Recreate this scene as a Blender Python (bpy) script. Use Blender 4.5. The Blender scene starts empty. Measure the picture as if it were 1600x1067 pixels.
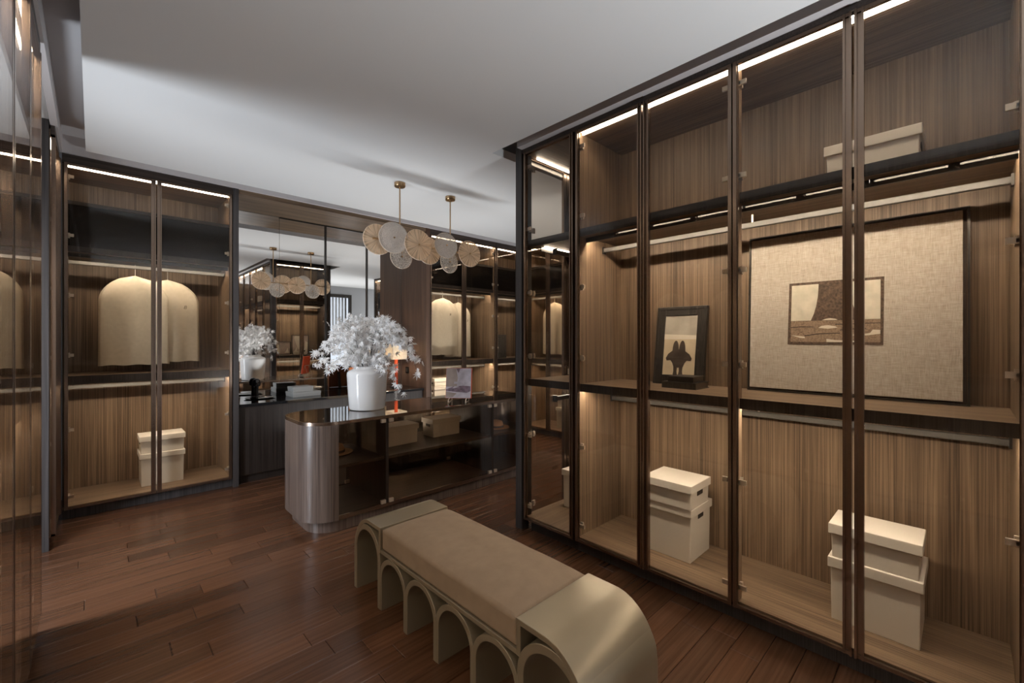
import bpy, bmesh, math, random
from mathutils import Vector, noise
random.seed(7)
C = bpy.context.scene
COL = C.collection
PI = math.pi

# ------------------------------------------------------------------ camera
cam = bpy.data.cameras.new('camera'); camo = bpy.data.objects.new('camera', cam); COL.objects.link(camo)
cam.sensor_width = 36.0; cam.lens = 680.0 / 1600 * 36.0
cam.shift_y = -3.5 / 1600; cam.clip_start = 0.01
camo.location = (0, 0, 1.35); camo.rotation_euler = (PI / 2, 0, math.radians(46.116 - 90))
C.camera = camo

# ------------------------------------------------------------------ view, sky, daylight, fill lights
C.view_settings.view_transform = 'Standard'; C.view_settings.look = 'None'
C.view_settings.gamma = 1.0; C.view_settings.use_curve_mapping = False
C.view_settings.exposure = 0.62
C.cycles.max_bounces = 10; C.cycles.diffuse_bounces = 5; C.cycles.glossy_bounces = 6
C.cycles.transparent_max_bounces = 40; C.cycles.transmission_bounces = 6
C.cycles.caustics_reflective = False; C.cycles.caustics_refractive = False
C.cycles.sample_clamp_indirect = 4.0; C.cycles.use_denoising = True
W = bpy.data.worlds.new('overcast_sky'); C.world = W; W.use_nodes = True
bg = W.node_tree.nodes['Background']
bg.inputs[0].default_value = (0.80, 0.88, 1.0, 1); bg.inputs[1].default_value = 0.9
LED, LED2 = 14.0, 75.0            # strength of the strips at the wardrobe tops and under the shelves

def area(name, loc, rot, sx, sy, power, col):
    l = bpy.data.lights.new(name, 'AREA'); l.shape = 'RECTANGLE'; l.size = sx; l.size_y = sy
    l.energy = power; l.color = col
    o = bpy.data.objects.new(name, l); COL.objects.link(o); o.location = loc; o.rotation_euler = rot
    return o
# daylight entering by the glazed side passage on the left, and into the far room; the rest are added fill lamps
def aim(d): return Vector(d).to_track_quat('-Z', 'Y').to_euler()
area('daylight_left', (-0.82, 3.10, 1.15), aim((1, -0.10, -0.25)), 0.24, 2.0, 33, (0.84, 0.91, 1.0))
area('daylight_far', (6.4, 0.6, 1.2), aim((-1, 0.0, 0.0)), 2.0, 2.0, 45, (0.92, 0.96, 1.0))
area('fill_hall', (3.72, -0.55, 1.15), aim((-0.30, 1, 0.40)), 0.9, 1.9, 50, (0.92, 0.96, 1.0))  # fill added beside the glazed door to brighten the main ceiling
area('fill_rear', (2.06, -1.35, 0.35), aim((-0.65, -0.20, 1)), 0.3, 0.3, 92, (0.90, 0.95, 1.0))  # fill added behind the camera, pointed up at the near ceiling
area('fill_behind_island', (2.65, 3.95, 0.30), aim((0, -0.15, 1)), 2.0, 0.2, 22, (0.96, 0.98, 1.0))  # fill added out of sight behind the island to lift the ceiling

# ------------------------------------------------------------------ node helpers
def newmat(name):
    m = bpy.data.materials.new(name); m.use_nodes = True
    nt = m.node_tree; b = nt.nodes['Principled BSDF']
    return m, nt, b
def N(nt, t, **k):
    n = nt.nodes.new(t)
    for a, v in k.items(): setattr(n, a, v)
    return n
def plain(name, col, rough=0.5, metal=0.0, bump=0.0, bscale=80.0, spec=0.5, var=0.0):
    m, nt, b = newmat(name)
    b.inputs['Base Color'].default_value = (*col, 1); b.inputs['Roughness'].default_value = rough
    b.inputs['Metallic'].default_value = metal; b.inputs['Specular IOR Level'].default_value = spec
    if bump or var:
        geo = N(nt, 'ShaderNodeNewGeometry'); no = N(nt, 'ShaderNodeTexNoise')
        no.inputs['Scale'].default_value = bscale; no.inputs['Detail'].default_value = 4
        nt.links.new(geo.outputs['Position'], no.inputs['Vector'])
        if bump:
            bp = N(nt, 'ShaderNodeBump'); bp.inputs['Strength'].default_value = bump; bp.inputs['Distance'].default_value = 0.004
            nt.links.new(no.outputs['Fac'], bp.inputs['Height']); nt.links.new(bp.outputs['Normal'], b.inputs['Normal'])
        if var:
            r = N(nt, 'ShaderNodeValToRGB')
            r.color_ramp.elements[0].position = 0.3; r.color_ramp.elements[1].position = 0.7
            r.color_ramp.elements[0].color = (*[c * (1 - var) for c in col], 1)
            r.color_ramp.elements[1].color = (*[min(1, c * (1 + var)) for c in col], 1)
            nt.links.new(no.outputs['Fac'], r.inputs[0]); nt.links.new(r.outputs[0], b.inputs['Base Color'])
    return m
def wood(name, dark, light, axis='z', rough=0.42, fine=150.0, obj_tint=False, spec=0.4):
    """straight grained veneer: fine streaks that run along one world axis"""
    m, nt, b = newmat(name)
    geo = N(nt, 'ShaderNodeNewGeometry'); mp = N(nt, 'ShaderNodeMapping')
    sc = {'x': (1.3, fine, fine), 'y': (fine, 1.3, fine), 'z': (fine, fine, 1.3)}[axis]
    mp.inputs['Scale'].default_value = sc
    nt.links.new(geo.outputs['Position'], mp.inputs['Vector'])
    n1 = N(nt, 'ShaderNodeTexNoise'); n1.inputs['Scale'].default_value = 1.0; n1.inputs['Detail'].default_value = 3; n1.inputs['Roughness'].default_value = 0.6
    nt.links.new(mp.outputs[0], n1.inputs['Vector'])
    mp2 = N(nt, 'ShaderNodeMapping'); mp2.inputs['Scale'].default_value = tuple(s * (0.11 if s > 2 else 0.6) for s in sc)
    nt.links.new(geo.outputs['Position'], mp2.inputs['Vector'])
    n2 = N(nt, 'ShaderNodeTexNoise'); n2.inputs['Scale'].default_value = 1.0; n2.inputs['Detail'].default_value = 4
    nt.links.new(mp2.outputs[0], n2.inputs['Vector'])
    ad = N(nt, 'ShaderNodeMath', operation='MULTIPLY_ADD'); ad.inputs[1].default_value = 0.70
    ml = N(nt, 'ShaderNodeMath', operation='MULTIPLY'); ml.inputs[1].default_value = 0.30
    nt.links.new(n2.outputs['Fac'], ml.inputs[0]); nt.links.new(n1.outputs['Fac'], ad.inputs[0]); nt.links.new(ml.outputs[0], ad.inputs[2])
    r = N(nt, 'ShaderNodeValToRGB')
    r.color_ramp.elements[0].position = 0.36; r.color_ramp.elements[1].position = 0.63
    r.color_ramp.elements[0].color = (*dark, 1); r.color_ramp.elements[1].color = (*light, 1)
    nt.links.new(ad.outputs[0], r.inputs[0])
    out = r.outputs[0]
    if obj_tint:
        oi = N(nt, 'ShaderNodeObjectInfo'); mr = N(nt, 'ShaderNodeMapRange')
        mr.inputs['To Min'].default_value = 0.74; mr.inputs['To Max'].default_value = 1.26
        nt.links.new(oi.outputs['Random'], mr.inputs['Value'])
        hs = N(nt, 'ShaderNodeHueSaturation'); nt.links.new(mr.outputs[0], hs.inputs['Value']); nt.links.new(out, hs.inputs['Color'])
        out = hs.outputs[0]
    nt.links.new(out, b.inputs['Base Color'])
    b.inputs['Roughness'].default_value = rough; b.inputs['Specular IOR Level'].default_value = spec
    bp = N(nt, 'ShaderNodeBump'); bp.inputs['Strength'].default_value = 0.12; bp.inputs['Distance'].default_value = 0.001
    nt.links.new(ad.outputs[0], bp.inputs['Height']); nt.links.new(bp.outputs['Normal'], b.inputs['Normal'])
    return m
def glass(name, tint, f0=0.022, k=0.9, gcol=(1, 1, 1)):
    m, nt, b = newmat(name); nt.nodes.remove(b); out = nt.nodes['Material Output']
    tr = N(nt, 'ShaderNodeBsdfTransparent'); tr.inputs[0].default_value = (*tint, 1)
    gl = N(nt, 'ShaderNodeBsdfGlossy'); gl.inputs['Roughness'].default_value = 0.0; gl.inputs[0].default_value = (*gcol, 1)
    lw = N(nt, 'ShaderNodeLayerWeight'); lw.inputs[0].default_value = 0.5
    pw = N(nt, 'ShaderNodeMath', operation='POWER'); pw.inputs[1].default_value = 5.0
    nt.links.new(lw.outputs['Facing'], pw.inputs[0])
    ma = N(nt, 'ShaderNodeMath', operation='MULTIPLY_ADD'); ma.inputs[1].default_value = k; ma.inputs[2].default_value = f0
    nt.links.new(pw.outputs[0], ma.inputs[0])
    mx = N(nt, 'ShaderNodeMixShader'); nt.links.new(ma.outputs[0], mx.inputs[0])
    nt.links.new(tr.outputs[0], mx.inputs[1]); nt.links.new(gl.outputs[0], mx.inputs[2]); nt.links.new(mx.outputs[0], out.inputs[0])
    return m
def emit(name, col, s):
    m, nt, b = newmat(name); nt.nodes.remove(b)
    e = N(nt, 'ShaderNodeEmission'); e.inputs[0].default_value = (*col, 1); e.inputs[1].default_value = s
    nt.links.new(e.outputs[0], nt.nodes['Material Output'].inputs[0]); return m
def pendant_glass(name, col, kind):
    """pressed glass: clear and frosted patches, radial flutes or seeds, seen through in part"""
    m, nt, b = newmat(name); out = nt.nodes['Material Output']
    tc = N(nt, 'ShaderNodeTexCoord')
    if kind == 'radial':
        sx = N(nt, 'ShaderNodeSeparateXYZ'); nt.links.new(tc.outputs['Object'], sx.inputs[0])
        at = N(nt, 'ShaderNodeMath', operation='ARCTAN2'); nt.links.new(sx.outputs['X'], at.inputs[0]); nt.links.new(sx.outputs['Z'], at.inputs[1])
        ln = N(nt, 'ShaderNodeVectorMath', operation='LENGTH'); nt.links.new(tc.outputs['Object'], ln.inputs[0])
        cb = N(nt, 'ShaderNodeCombineXYZ'); nt.links.new(at.outputs[0], cb.inputs[0]); nt.links.new(ln.outputs['Value'], cb.inputs[1])
        mp = N(nt, 'ShaderNodeMapping'); mp.inputs['Scale'].default_value = (9, 5, 1); nt.links.new(cb.outputs[0], mp.inputs[0])
        tx = N(nt, 'ShaderNodeTexNoise'); tx.inputs['Scale'].default_value = 1.0; tx.inputs['Detail'].default_value = 3
        nt.links.new(mp.outputs[0], tx.inputs['Vector'])
    else:
        tx = N(nt, 'ShaderNodeTexNoise'); tx.inputs['Scale'].default_value = 130 if kind == 'seed' else 190
        tx.inputs['Detail'].default_value = 2
        nt.links.new(tc.outputs['Object'], tx.inputs['Vector'])
    r = N(nt, 'ShaderNodeMapRange'); r.inputs['From Min'].default_value = 0.36; r.inputs['From Max'].default_value = 0.64
    r.inputs['To Min'].default_value = {'radial': 0.38, 'seed': 0.08, 'frost': 0.6}[kind]; r.inputs['To Max'].default_value = {'radial': 0.85, 'seed': 0.75, 'frost': 0.85}[kind]
    nt.links.new(tx.outputs['Fac'], r.inputs[0])
    tr = N(nt, 'ShaderNodeBsdfTransparent'); tr.inputs[0].default_value = (*[min(1, c * 0.6 + 0.4) for c in col], 1)
    b.inputs['Base Color'].default_value = (*col, 1); b.inputs['Roughness'].default_value = 0.12
    bp = N(nt, 'ShaderNodeBump'); bp.inputs['Strength'].default_value = 1.0; bp.inputs['Distance'].default_value = 0.008
    nt.links.new(tx.outputs['Fac'], bp.inputs['Height']); nt.links.new(bp.outputs[0], b.inputs['Normal'])
    tl = N(nt, 'ShaderNodeBsdfTranslucent'); tl.inputs[0].default_value = (*col, 1)
    m2 = N(nt, 'ShaderNodeMixShader'); m2.inputs[0].default_value = 0.25
    nt.links.new(b.outputs[0], m2.inputs[1]); nt.links.new(tl.outputs[0], m2.inputs[2])
    mx = N(nt, 'ShaderNodeMixShader'); nt.links.new(r.outputs[0], mx.inputs[0])
    nt.links.new(tr.outputs[0], mx.inputs[1]); nt.links.new(m2.outputs[0], mx.inputs[2]); nt.links.new(mx.outputs[0], out.inputs[0])
    return m
def weave(name, a, b_, sc=260):
    m, nt, b = newmat(name)
    geo = N(nt, 'ShaderNodeNewGeometry')
    ns = []
    for s in ((sc * 0.6, sc * 0.06, sc), (sc * 0.06, sc, sc * 0.06)):
        mp = N(nt, 'ShaderNodeMapping'); mp.inputs['Scale'].default_value = s; nt.links.new(geo.outputs['Position'], mp.inputs[0])
        no = N(nt, 'ShaderNodeTexNoise'); no.inputs['Scale'].default_value = 1; no.inputs['Detail'].default_value = 2
        nt.links.new(mp.outputs[0], no.inputs['Vector']); ns.append(no)
    av = N(nt, 'ShaderNodeMath', operation='ADD'); nt.links.new(ns[0].outputs['Fac'], av.inputs[0]); nt.links.new(ns[1].outputs['Fac'], av.inputs[1])
    r = N(nt, 'ShaderNodeMapRange'); r.inputs['From Min'].default_value = 0.7; r.inputs['From Max'].default_value = 1.3
    nt.links.new(av.outputs[0], r.inputs[0])
    mx = N(nt, 'ShaderNodeMix', data_type='RGBA'); mx.inputs['A'].default_value = (*a, 1); mx.inputs['B'].default_value = (*b_, 1)
    nt.links.new(r.outputs[0], mx.inputs['Factor']); nt.links.new(mx.outputs['Result'], b.inputs['Base Color'])
    b.inputs['Roughness'].default_value = 0.9
    return m

WD, WL = (0.078, 0.050, 0.031), (0.262, 0.180, 0.116)
M = dict(
    wall=plain('wall_paint', (0.36, 0.365, 0.375), 0.8, bump=0.05),
    ceil=plain('ceiling_paint', (0.80, 0.80, 0.79), 0.75, bump=0.03),
    slot=plain('cove_paint', (0.62, 0.61, 0.62), 0.6),
    crown=plain('crown_paint', (0.60, 0.565, 0.56), 0.5),
    wz=wood('walnut_upright', WD, WL, 'z'), wx=wood('walnut_along_x', WD, WL, 'x'), wy=wood('walnut_along_y', WD, WL, 'y'),
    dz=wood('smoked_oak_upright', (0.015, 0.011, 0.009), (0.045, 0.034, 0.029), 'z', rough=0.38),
    pz=wood('smoked_oak_post', (0.030, 0.027, 0.027), (0.085, 0.075, 0.073), 'z', rough=0.36),
    dx=wood('smoked_oak_along_x', (0.030, 0.022, 0.018), (0.075, 0.056, 0.046), 'x', rough=0.38),
    iz=wood('island_veneer', (0.062, 0.043, 0.036), (0.180, 0.138, 0.118), 'z', rough=0.28, fine=110, spec=0.6),
    floor=wood('cherry_floor', (0.068, 0.029, 0.0145), (0.108, 0.050, 0.0265), 'x', rough=0.25, fine=60, obj_tint=True, spec=0.45),
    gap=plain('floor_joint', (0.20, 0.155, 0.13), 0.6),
    bronze=plain('bronze_metal', (0.27, 0.20, 0.155), 0.26, 0.95),
    chrome=plain('satin_nickel', (0.72, 0.64, 0.54), 0.3, 0.55),
    rod=plain('rod_metal', (0.10, 0.094, 0.086), 0.5, 0.0),
    darkmetal=plain('dark_metal', (0.05, 0.045, 0.04), 0.35, 0.6),
    brass=plain('brushed_brass', (0.50, 0.34, 0.19), 0.28, 1.0),
    glass=glass('door_glass', (0.93, 0.90, 0.86)),
    smoke=glass('smoked_glass', (0.90, 0.84, 0.77), 0.04),
    led=emit('led_strip', (1.0, 0.88, 0.72), LED), led3=emit('hidden_fill_led', (1.0, 0.88, 0.72), 42.0), led2b=emit('shelf_led_soft', (1.0, 0.88, 0.72), 38.0), led2=emit('shelf_led', (1.0, 0.88, 0.72), LED2),
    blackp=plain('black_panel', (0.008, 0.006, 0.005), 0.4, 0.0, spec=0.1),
    wr=wood('walnut_lamp_tinted', (0.045, 0.024, 0.015), (0.135, 0.076, 0.050), 'z'),  # darker walnut with the lamp's reddish glow put into the colour
    rimg=plain('glass_rim', (0.80, 0.66, 0.52), 0.15),
    black=plain('black_gloss', (0.012, 0.012, 0.013), 0.06, 0.0, spec=0.8),
    mirror=plain('mirror_silver', (0.90, 0.88, 0.85), 0.0, 1.0),
    box=plain('cream_leatherette', (0.66, 0.61, 0.53), 0.5, bump=0.08, bscale=300),
    slotm=plain('handle_hole', (0.03, 0.022, 0.017), 0.8),
    bag=plain('cream_cotton', (0.66, 0.58, 0.45), 0.85, bump=0.15, bscale=40, var=0.05),
    frame=plain('bench_lacquer', (0.270, 0.224, 0.158), 0.30, 0.35),
    suede=plain('taupe_suede', (0.275, 0.200, 0.138), 0.95, bump=0.2, bscale=18, var=0.07),
    china=plain('white_glaze', (0.86, 0.85, 0.84), 0.12, spec=0.6),
    leafw=plain('white_leaf', (0.95, 0.94, 0.93), 0.6),
    twig=plain('grey_twig', (0.10, 0.085, 0.075), 0.8),
    linen=weave('linen_canvas', (0.36, 0.305, 0.25), (0.57, 0.51, 0.44), 420),
    blackwood=wood('black_stained_wood', (0.012, 0.010, 0.009), (0.035, 0.030, 0.026), 'z', rough=0.4),
    orange=plain('orange_leather', (0.72, 0.085, 0.015), 0.45),
    tan=plain('tan_leather', (0.52, 0.16, 0.045), 0.5, bump=0.1, bscale=200),
    straw=plain('tan_felt', (0.52, 0.31, 0.17), 0.8, bump=0.2, bscale=200),
    grey_book=plain('grey_cloth', (0.52, 0.52, 0.50), 0.7),
    paper=plain('cream_paper', (0.68, 0.61, 0.50), 0.8),
    ink=plain('brown_ink', (0.10, 0.065, 0.045), 0.85, var=0.5, bscale=90),
    ink2=plain('dark_ink', (0.055, 0.038, 0.028), 0.85),
    sky=plain('print_sky', (0.62, 0.57, 0.46), 0.8, var=0.12, bscale=25),
    sand=plain('print_sand', (0.27, 0.19, 0.13), 0.85, var=0.35, bscale=160),
    emblem=plain('emblem_ink', (0.10, 0.07, 0.045), 0.8),
    skin_sky=plain('photo_haze', (0.40, 0.36, 0.30), 0.6, var=0.15, bscale=12),
    sand2=plain('photo_sand', (0.55, 0.45, 0.31), 0.6, var=0.08, bscale=20),
    violet=plain('print_violet', (0.22, 0.15, 0.19), 0.5, var=0.4, bscale=40),
    lilac=plain('print_lilac', (0.55, 0.50, 0.55), 0.5, var=0.2, bscale=20),
    dusk=plain('print_dusk', (0.38, 0.30, 0.26), 0.5, var=0.15, bscale=15),
    speck=plain('speckled_black', (0.05, 0.045, 0.04), 0.4, var=1.6, bscale=70),
    amberr=pendant_glass('amber_glass', (0.95, 0.77, 0.57), 'radial'),
    amber=pendant_glass('amber_seeded_glass', (0.88, 0.62, 0.46), 'frost'),
    frost=pendant_glass('frosted_glass', (0.90, 0.84, 0.78), 'frost'),
    seed=pendant_glass('seeded_clear_glass', (0.95, 0.90, 0.84), 'seed'),
    shade=plain('crackle_shade', (0.80, 0.74, 0.64), 0.5, var=0.35, bscale=60),
    glowl=emit('lamp_bulb', (1.0, 0.74, 0.50), 110.0),
    blind=plain('white_blind', (0.8, 0.8, 0.8), 0.7),
    clear=glass('window_glass', (0.95, 0.96, 0.97), 0.05),
)

def translucent(m, fac, col):
    nt = m.node_tree; b = nt.nodes['Principled BSDF']; out = nt.nodes['Material Output']
    t = N(nt, 'ShaderNodeBsdfTranslucent'); t.inputs[0].default_value = (*col, 1)
    x = N(nt, 'ShaderNodeMixShader'); x.inputs[0].default_value = fac
    nt.links.new(b.outputs[0], x.inputs[1]); nt.links.new(t.outputs[0], x.inputs[2]); nt.links.new(x.outputs[0], out.inputs[0])
translucent(M['shade'], 0.55, (0.85, 0.78, 0.66)); translucent(M['leafw'], 0.15, (0.9, 0.88, 0.86))
# ------------------------------------------------------------------ mesh helpers
class MB:
    def __init__(s): s.v = []; s.f = []
    def box(s, x0, x1, y0, y1, z0, z1):
        x0, x1 = min(x0, x1), max(x0, x1); y0, y1 = min(y0, y1), max(y0, y1); z0, z1 = min(z0, z1), max(z0, z1)
        b = len(s.v)
        s.v += [(x0, y0, z0), (x1, y0, z0), (x1, y1, z0), (x0, y1, z0), (x0, y0, z1), (x1, y0, z1), (x1, y1, z1), (x0, y1, z1)]
        s.f += [tuple(b + i for i in q) for q in ((3, 2, 1, 0), (4, 5, 6, 7), (0, 1, 5, 4), (1, 2, 6, 5), (2, 3, 7, 6), (3, 0, 4, 7))]
        return s
    def prism(s, pts, ax, a0, a1):
        """polygon pts in the plane across world axis ax, extruded a0..a1 along it"""
        n = len(pts); b = len(s.v)
        mk = {'x': lambda p, a: (a, p[0], p[1]), 'y': lambda p, a: (p[0], a, p[1]), 'z': lambda p, a: (p[0], p[1], a)}[ax]
        s.v += [mk(p, a0) for p in pts] + [mk(p, a1) for p in pts]
        s.f.append(tuple(b + i for i in range(n))); s.f.append(tuple(b + n + i for i in reversed(range(n))))
        for i in range(n):
            j = (i + 1) % n; s.f.append((b + j, b + i, b + n + i, b + n + j))
        return s
    def band(s, outer, inner, ax, a0, a1):
        """open strip between two polylines, extruded along ax"""
        n = len(outer); b = len(s.v)
        mk = {'x': lambda p, a: (a, p[0], p[1]), 'y': lambda p, a: (p[0], a, p[1])}[ax]
        for a in (a0, a1): s.v += [mk(p, a) for p in outer] + [mk(p, a) for p in inner]
        o0, i0, o1, i1 = b, b + n, b + 2 * n, b + 3 * n
        for k in range(n - 1):
            s.f += [(o0 + k, o0 + k + 1, i0 + k + 1, i0 + k), (o1 + k + 1, o1 + k, i1 + k, i1 + k + 1),
                    (o0 + k + 1, o0 + k, o1 + k, o1 + k + 1), (i0 + k, i0 + k + 1, i1 + k + 1, i1 + k)]
        for k in (0, n - 1): s.f.append((o0 + k, i0 + k, i1 + k, o1 + k))
        return s
    def lathe(s, prof, cx, cy, seg=40, close=True):
        b = len(s.v); n = len(prof)
        for i in range(seg):
            a = 2 * PI * i / seg
            s.v += [(cx + r * math.cos(a), cy + r * math.sin(a), z) for r, z in prof]
        for i in range(seg):
            j = (i + 1) % seg
            for k in range(n - 1): s.f.append((b + i * n + k, b + j * n + k, b + j * n + k + 1, b + i * n + k + 1))
        if close:
            s.f.append(tuple(b + i * n for i in reversed(range(seg)))); s.f.append(tuple(b + i * n + n - 1 for i in range(seg)))
        return s
    def tube(s, pts, r, seg=8):
        b = len(s.v); P = [Vector(p) for p in pts]; n = len(P)
        for i, p in enumerate(P):
            d = (P[min(i + 1, n - 1)] - P[max(i - 1, 0)]).normalized()
            u = d.orthogonal() if abs(d.z) > 0.9 else d.cross(Vector((0, 0, 1)))
            u.normalize(); w = d.cross(u)
            rr = r[i] if isinstance(r, (list, tuple)) else r
            s.v += [tuple(p + u * rr * math.cos(2 * PI * k / seg) + w * rr * math.sin(2 * PI * k / seg)) for k in range(seg)]
        for i in range(n - 1):
            for k in range(seg):
                l = (k + 1) % seg; s.f.append((b + i * seg + k, b + i * seg + l, b + (i + 1) * seg + l, b + (i + 1) * seg + k))
        s.f.append(tuple(b + k for k in reversed(range(seg)))); s.f.append(tuple(b + (n - 1) * seg + k for k in range(seg)))
        return s
ORG = {}
def setp(o, label=None, cat=None, group=None, kind=None):
    if label: o['label'] = label
    if cat: o['category'] = cat
    if group: o['group'] = group
    if kind: o['kind'] = kind
    return o
def thing(name, label, cat, loc=(0, 0, 0), group=None):
    o = bpy.data.objects.new(name, None); COL.objects.link(o); o.location = loc; o.empty_display_size = 0.05
    ORG[o] = Vector(loc); return setp(o, label, cat, group)
def obj(name, mb, mat, parent=None, bev=0.0, smooth=None, label=None, seg=2, kind=None):
    """link a mesh object; vertices are given in world space and stored relative to the thing they belong to"""
    off = ORG[parent] if parent is not None else Vector((0, 0, 0))
    me = bpy.data.meshes.new(name); me.from_pydata([tuple(Vector(v) - off) for v in mb.v], [], mb.f)
    bm = bmesh.new(); bm.from_mesh(me); bmesh.ops.recalc_face_normals(bm, faces=bm.faces)
    bm.to_mesh(me); bm.free()
    me.materials.append(M[mat] if isinstance(mat, str) else mat)
    if smooth is not None:
        for p in me.polygons: p.use_smooth = True
        me.set_sharp_from_angle(angle=math.radians(smooth))
    o = bpy.data.objects.new(name, me); COL.objects.link(o)
    if parent is not None: o.parent = parent; ORG[o] = off
    else: ORG[o] = Vector((0, 0, 0))
    if bev:
        b = o.modifiers.new('bevel', 'BEVEL'); b.width = bev; b.segments = seg; b.limit_method = 'ANGLE'; b.angle_limit = math.radians(40)
    return setp(o, label, None, None, kind)
def B(*a): return MB().box(*a)
def struct(name, mb, mat, **k): return obj(name, mb, mat, kind='structure', **k)
def copy_thing(root, loc, label, group=None, rot=0.0):
    r = root.copy(); COL.objects.link(r); r.location = loc; r.rotation_euler = (0, 0, rot); r['label'] = label
    if group: r['group'] = group
    for ch in root.children:
        c = ch.copy(); COL.objects.link(c); c.parent = r
        for g in ch.children:
            d = g.copy(); COL.objects.link(d); d.parent = c
    return r

# ------------------------------------------------------------------ room shell
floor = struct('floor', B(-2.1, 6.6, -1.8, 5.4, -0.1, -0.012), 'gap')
ROW0, RW = 3.74, 0.1165
JOINTS = [(0.16, 3.8), (0.155, 3.56), (-0.065, 3.69), (-0.033, 3.11), (0.24, 2.99), (0.337, 3.92), (0.394, 3.68), (0.341, 3.45),
          (0.611, 3.55), (0.539, 3.34), (0.602, 3.1), (0.787, 3.2), (0.786, 2.98), (0.879, 3.43), (0.423, 2.87), (0.607, 2.74),
          (0.15, 2.77), (0.695, 2.05), (0.876, 2.15), (1.157, 2.74), (0.966, 2.88)]
def plank_mesh(x0, x1, y0, y1):
    mb = MB(); e = 0.0024; g = 0.0008
    x0 += g; x1 -= g; y0 += g; y1 -= g; b = 0
    mb.v = [(x0, y0, -0.013), (x1, y0, -0.013), (x1, y1, -0.013), (x0, y1, -0.013), (x0, y0, -e), (x1, y0, -e), (x1, y1, -e), (x0, y1, -e),
            (x0 + e, y0 + e, 0), (x1 - e, y0 + e, 0), (x1 - e, y1 - e, 0), (x0 + e, y1 - e, 0)]
    mb.f = [(0, 1, 5, 4), (1, 2, 6, 5), (2, 3, 7, 6), (3, 0, 4, 7), (4, 5, 9, 8), (5, 6, 10, 9), (6, 7, 11, 10), (7, 4, 8, 11), (8, 9, 10, 11)]
    return mb
rest = MB(); npl = 0
for k in range(-14, 47):
    ya = ROW0 - RW * (k + 1); yb = ya + RW
    if yb < -1.7: continue
    js = sorted(x for x, y in JOINTS if ya <= y <= yb)
    rnd = random.Random(k * 13 + 5)
    if not js: js = [rnd.uniform(-0.2, 0.9)]
    merged = [js[0]]
    for x in js[1:]:
        if x - merged[-1] > 0.2: merged.append(x)
    js = merged
    while js[-1] < 6.5: js.append(js[-1] + rnd.choice((0.62, 0.9, 0.9, 1.1)))
    while js[0] > -2.0: js.insert(0, js[0] - rnd.choice((0.62, 0.9, 0.9, 1.1)))
    for a, b in zip(js, js[1:]):
        mb = plank_mesh(a, b, ya, yb)
        vis = b > -0.25 and a < 2.32 and ya < 4.68 and yb > 0.25 and (a < 1.5 or yb > 0.2)
        if vis and npl < 290:
            obj('plank', mb, 'floor', floor); npl += 1
        else:
            o_ = len(rest.v); rest.v += mb.v; rest.f += [tuple(o_ + i for i in q) for q in mb.f]
obj('planks_beyond', rest, 'floor', floor, kind='stuff')

# ceiling: a dropped white panel with a dark cove round it
CZ = 2.70; SZ = 2.86
pan = MB().prism([(-0.04, -1.75), (2.085, -1.75), (2.085, 2.375), (4.45, 2.375), (4.45, 4.37), (-0.04, 4.37)], 'z', CZ, CZ + 0.06)
struct('ceiling', pan, 'ceil')
struct('ceiling_far', B(3.32, 6.5, -0.65, 2.375, CZ, CZ + 0.06), 'ceil')
struct('ceiling_cove', B(-2.1, 6.6, -1.8, 5.4, SZ, SZ + 0.1), 'slot')
struct('ceiling_passage', B(-2.0, -0.205, 0.9, 4.9, 2.75, 2.80), 'ceil')
def crown_x(x0, x1, y0, y1): return MB().box(x0, x1, y0, y1, 2.735, SZ)
struct('trim_1', B(-0.20, -0.165, -1.7, 4.6, 2.725, SZ), 'crown')
struct('trim_2', B(-0.20, 4.6, 4.60, 4.66, 2.73, SZ), 'crown')
struct('trim_3', B(2.145, 2.2, -1.7, 2.18, 2.695, SZ), 'crown')
struct('trim_4', B(2.2, 3.19, 2.15, 2.20, 2.70, SZ), 'crown')
struct('trim_5', B(4.54, 4.6, 1.2, 4.6, 2.70, SZ), 'crown')
struct('wall_back', B(-2.1, 6.6, 5.25, 5.4, 0, SZ), 'wall')
struct('wall_rear', B(-0.9, 3.19, -1.85, -1.7, 0, SZ), 'dz')
struct('wall_left', B(-0.9, -0.76, -1.7, 2.94, 0, SZ), 'wall')
struct('wall_partition', B(2.74, 3.19, -1.7, 1.70, 0, SZ), 'dz')
# glazed side light of the passage, just outside the opening
ww = MB().box(-0.92, -0.865, 3.44, 4.85, 0, 2.75).box(-0.92, -0.865, 2.94, 3.44, 0, 0.10).box(-0.92, -0.865, 2.94, 3.44, 2.35, 2.75)
struct('wall_passage', ww, 'wall')
w1 = struct('window_1', MB().box(-0.91, -0.87, 2.94, 2.97, .10, 2.35).box(-0.91, -0.87, 3.41, 3.44, .10, 2.35).box(-0.91, -0.87, 2.97, 3.41, .10, .13).box(-0.91, -0.87, 2.97, 3.41, 2.32, 2.35), 'darkmetal')
obj('pane', B(-0.895, -0.888, 2.97, 3.41, .13, 2.32), 'clear', w1)
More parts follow.
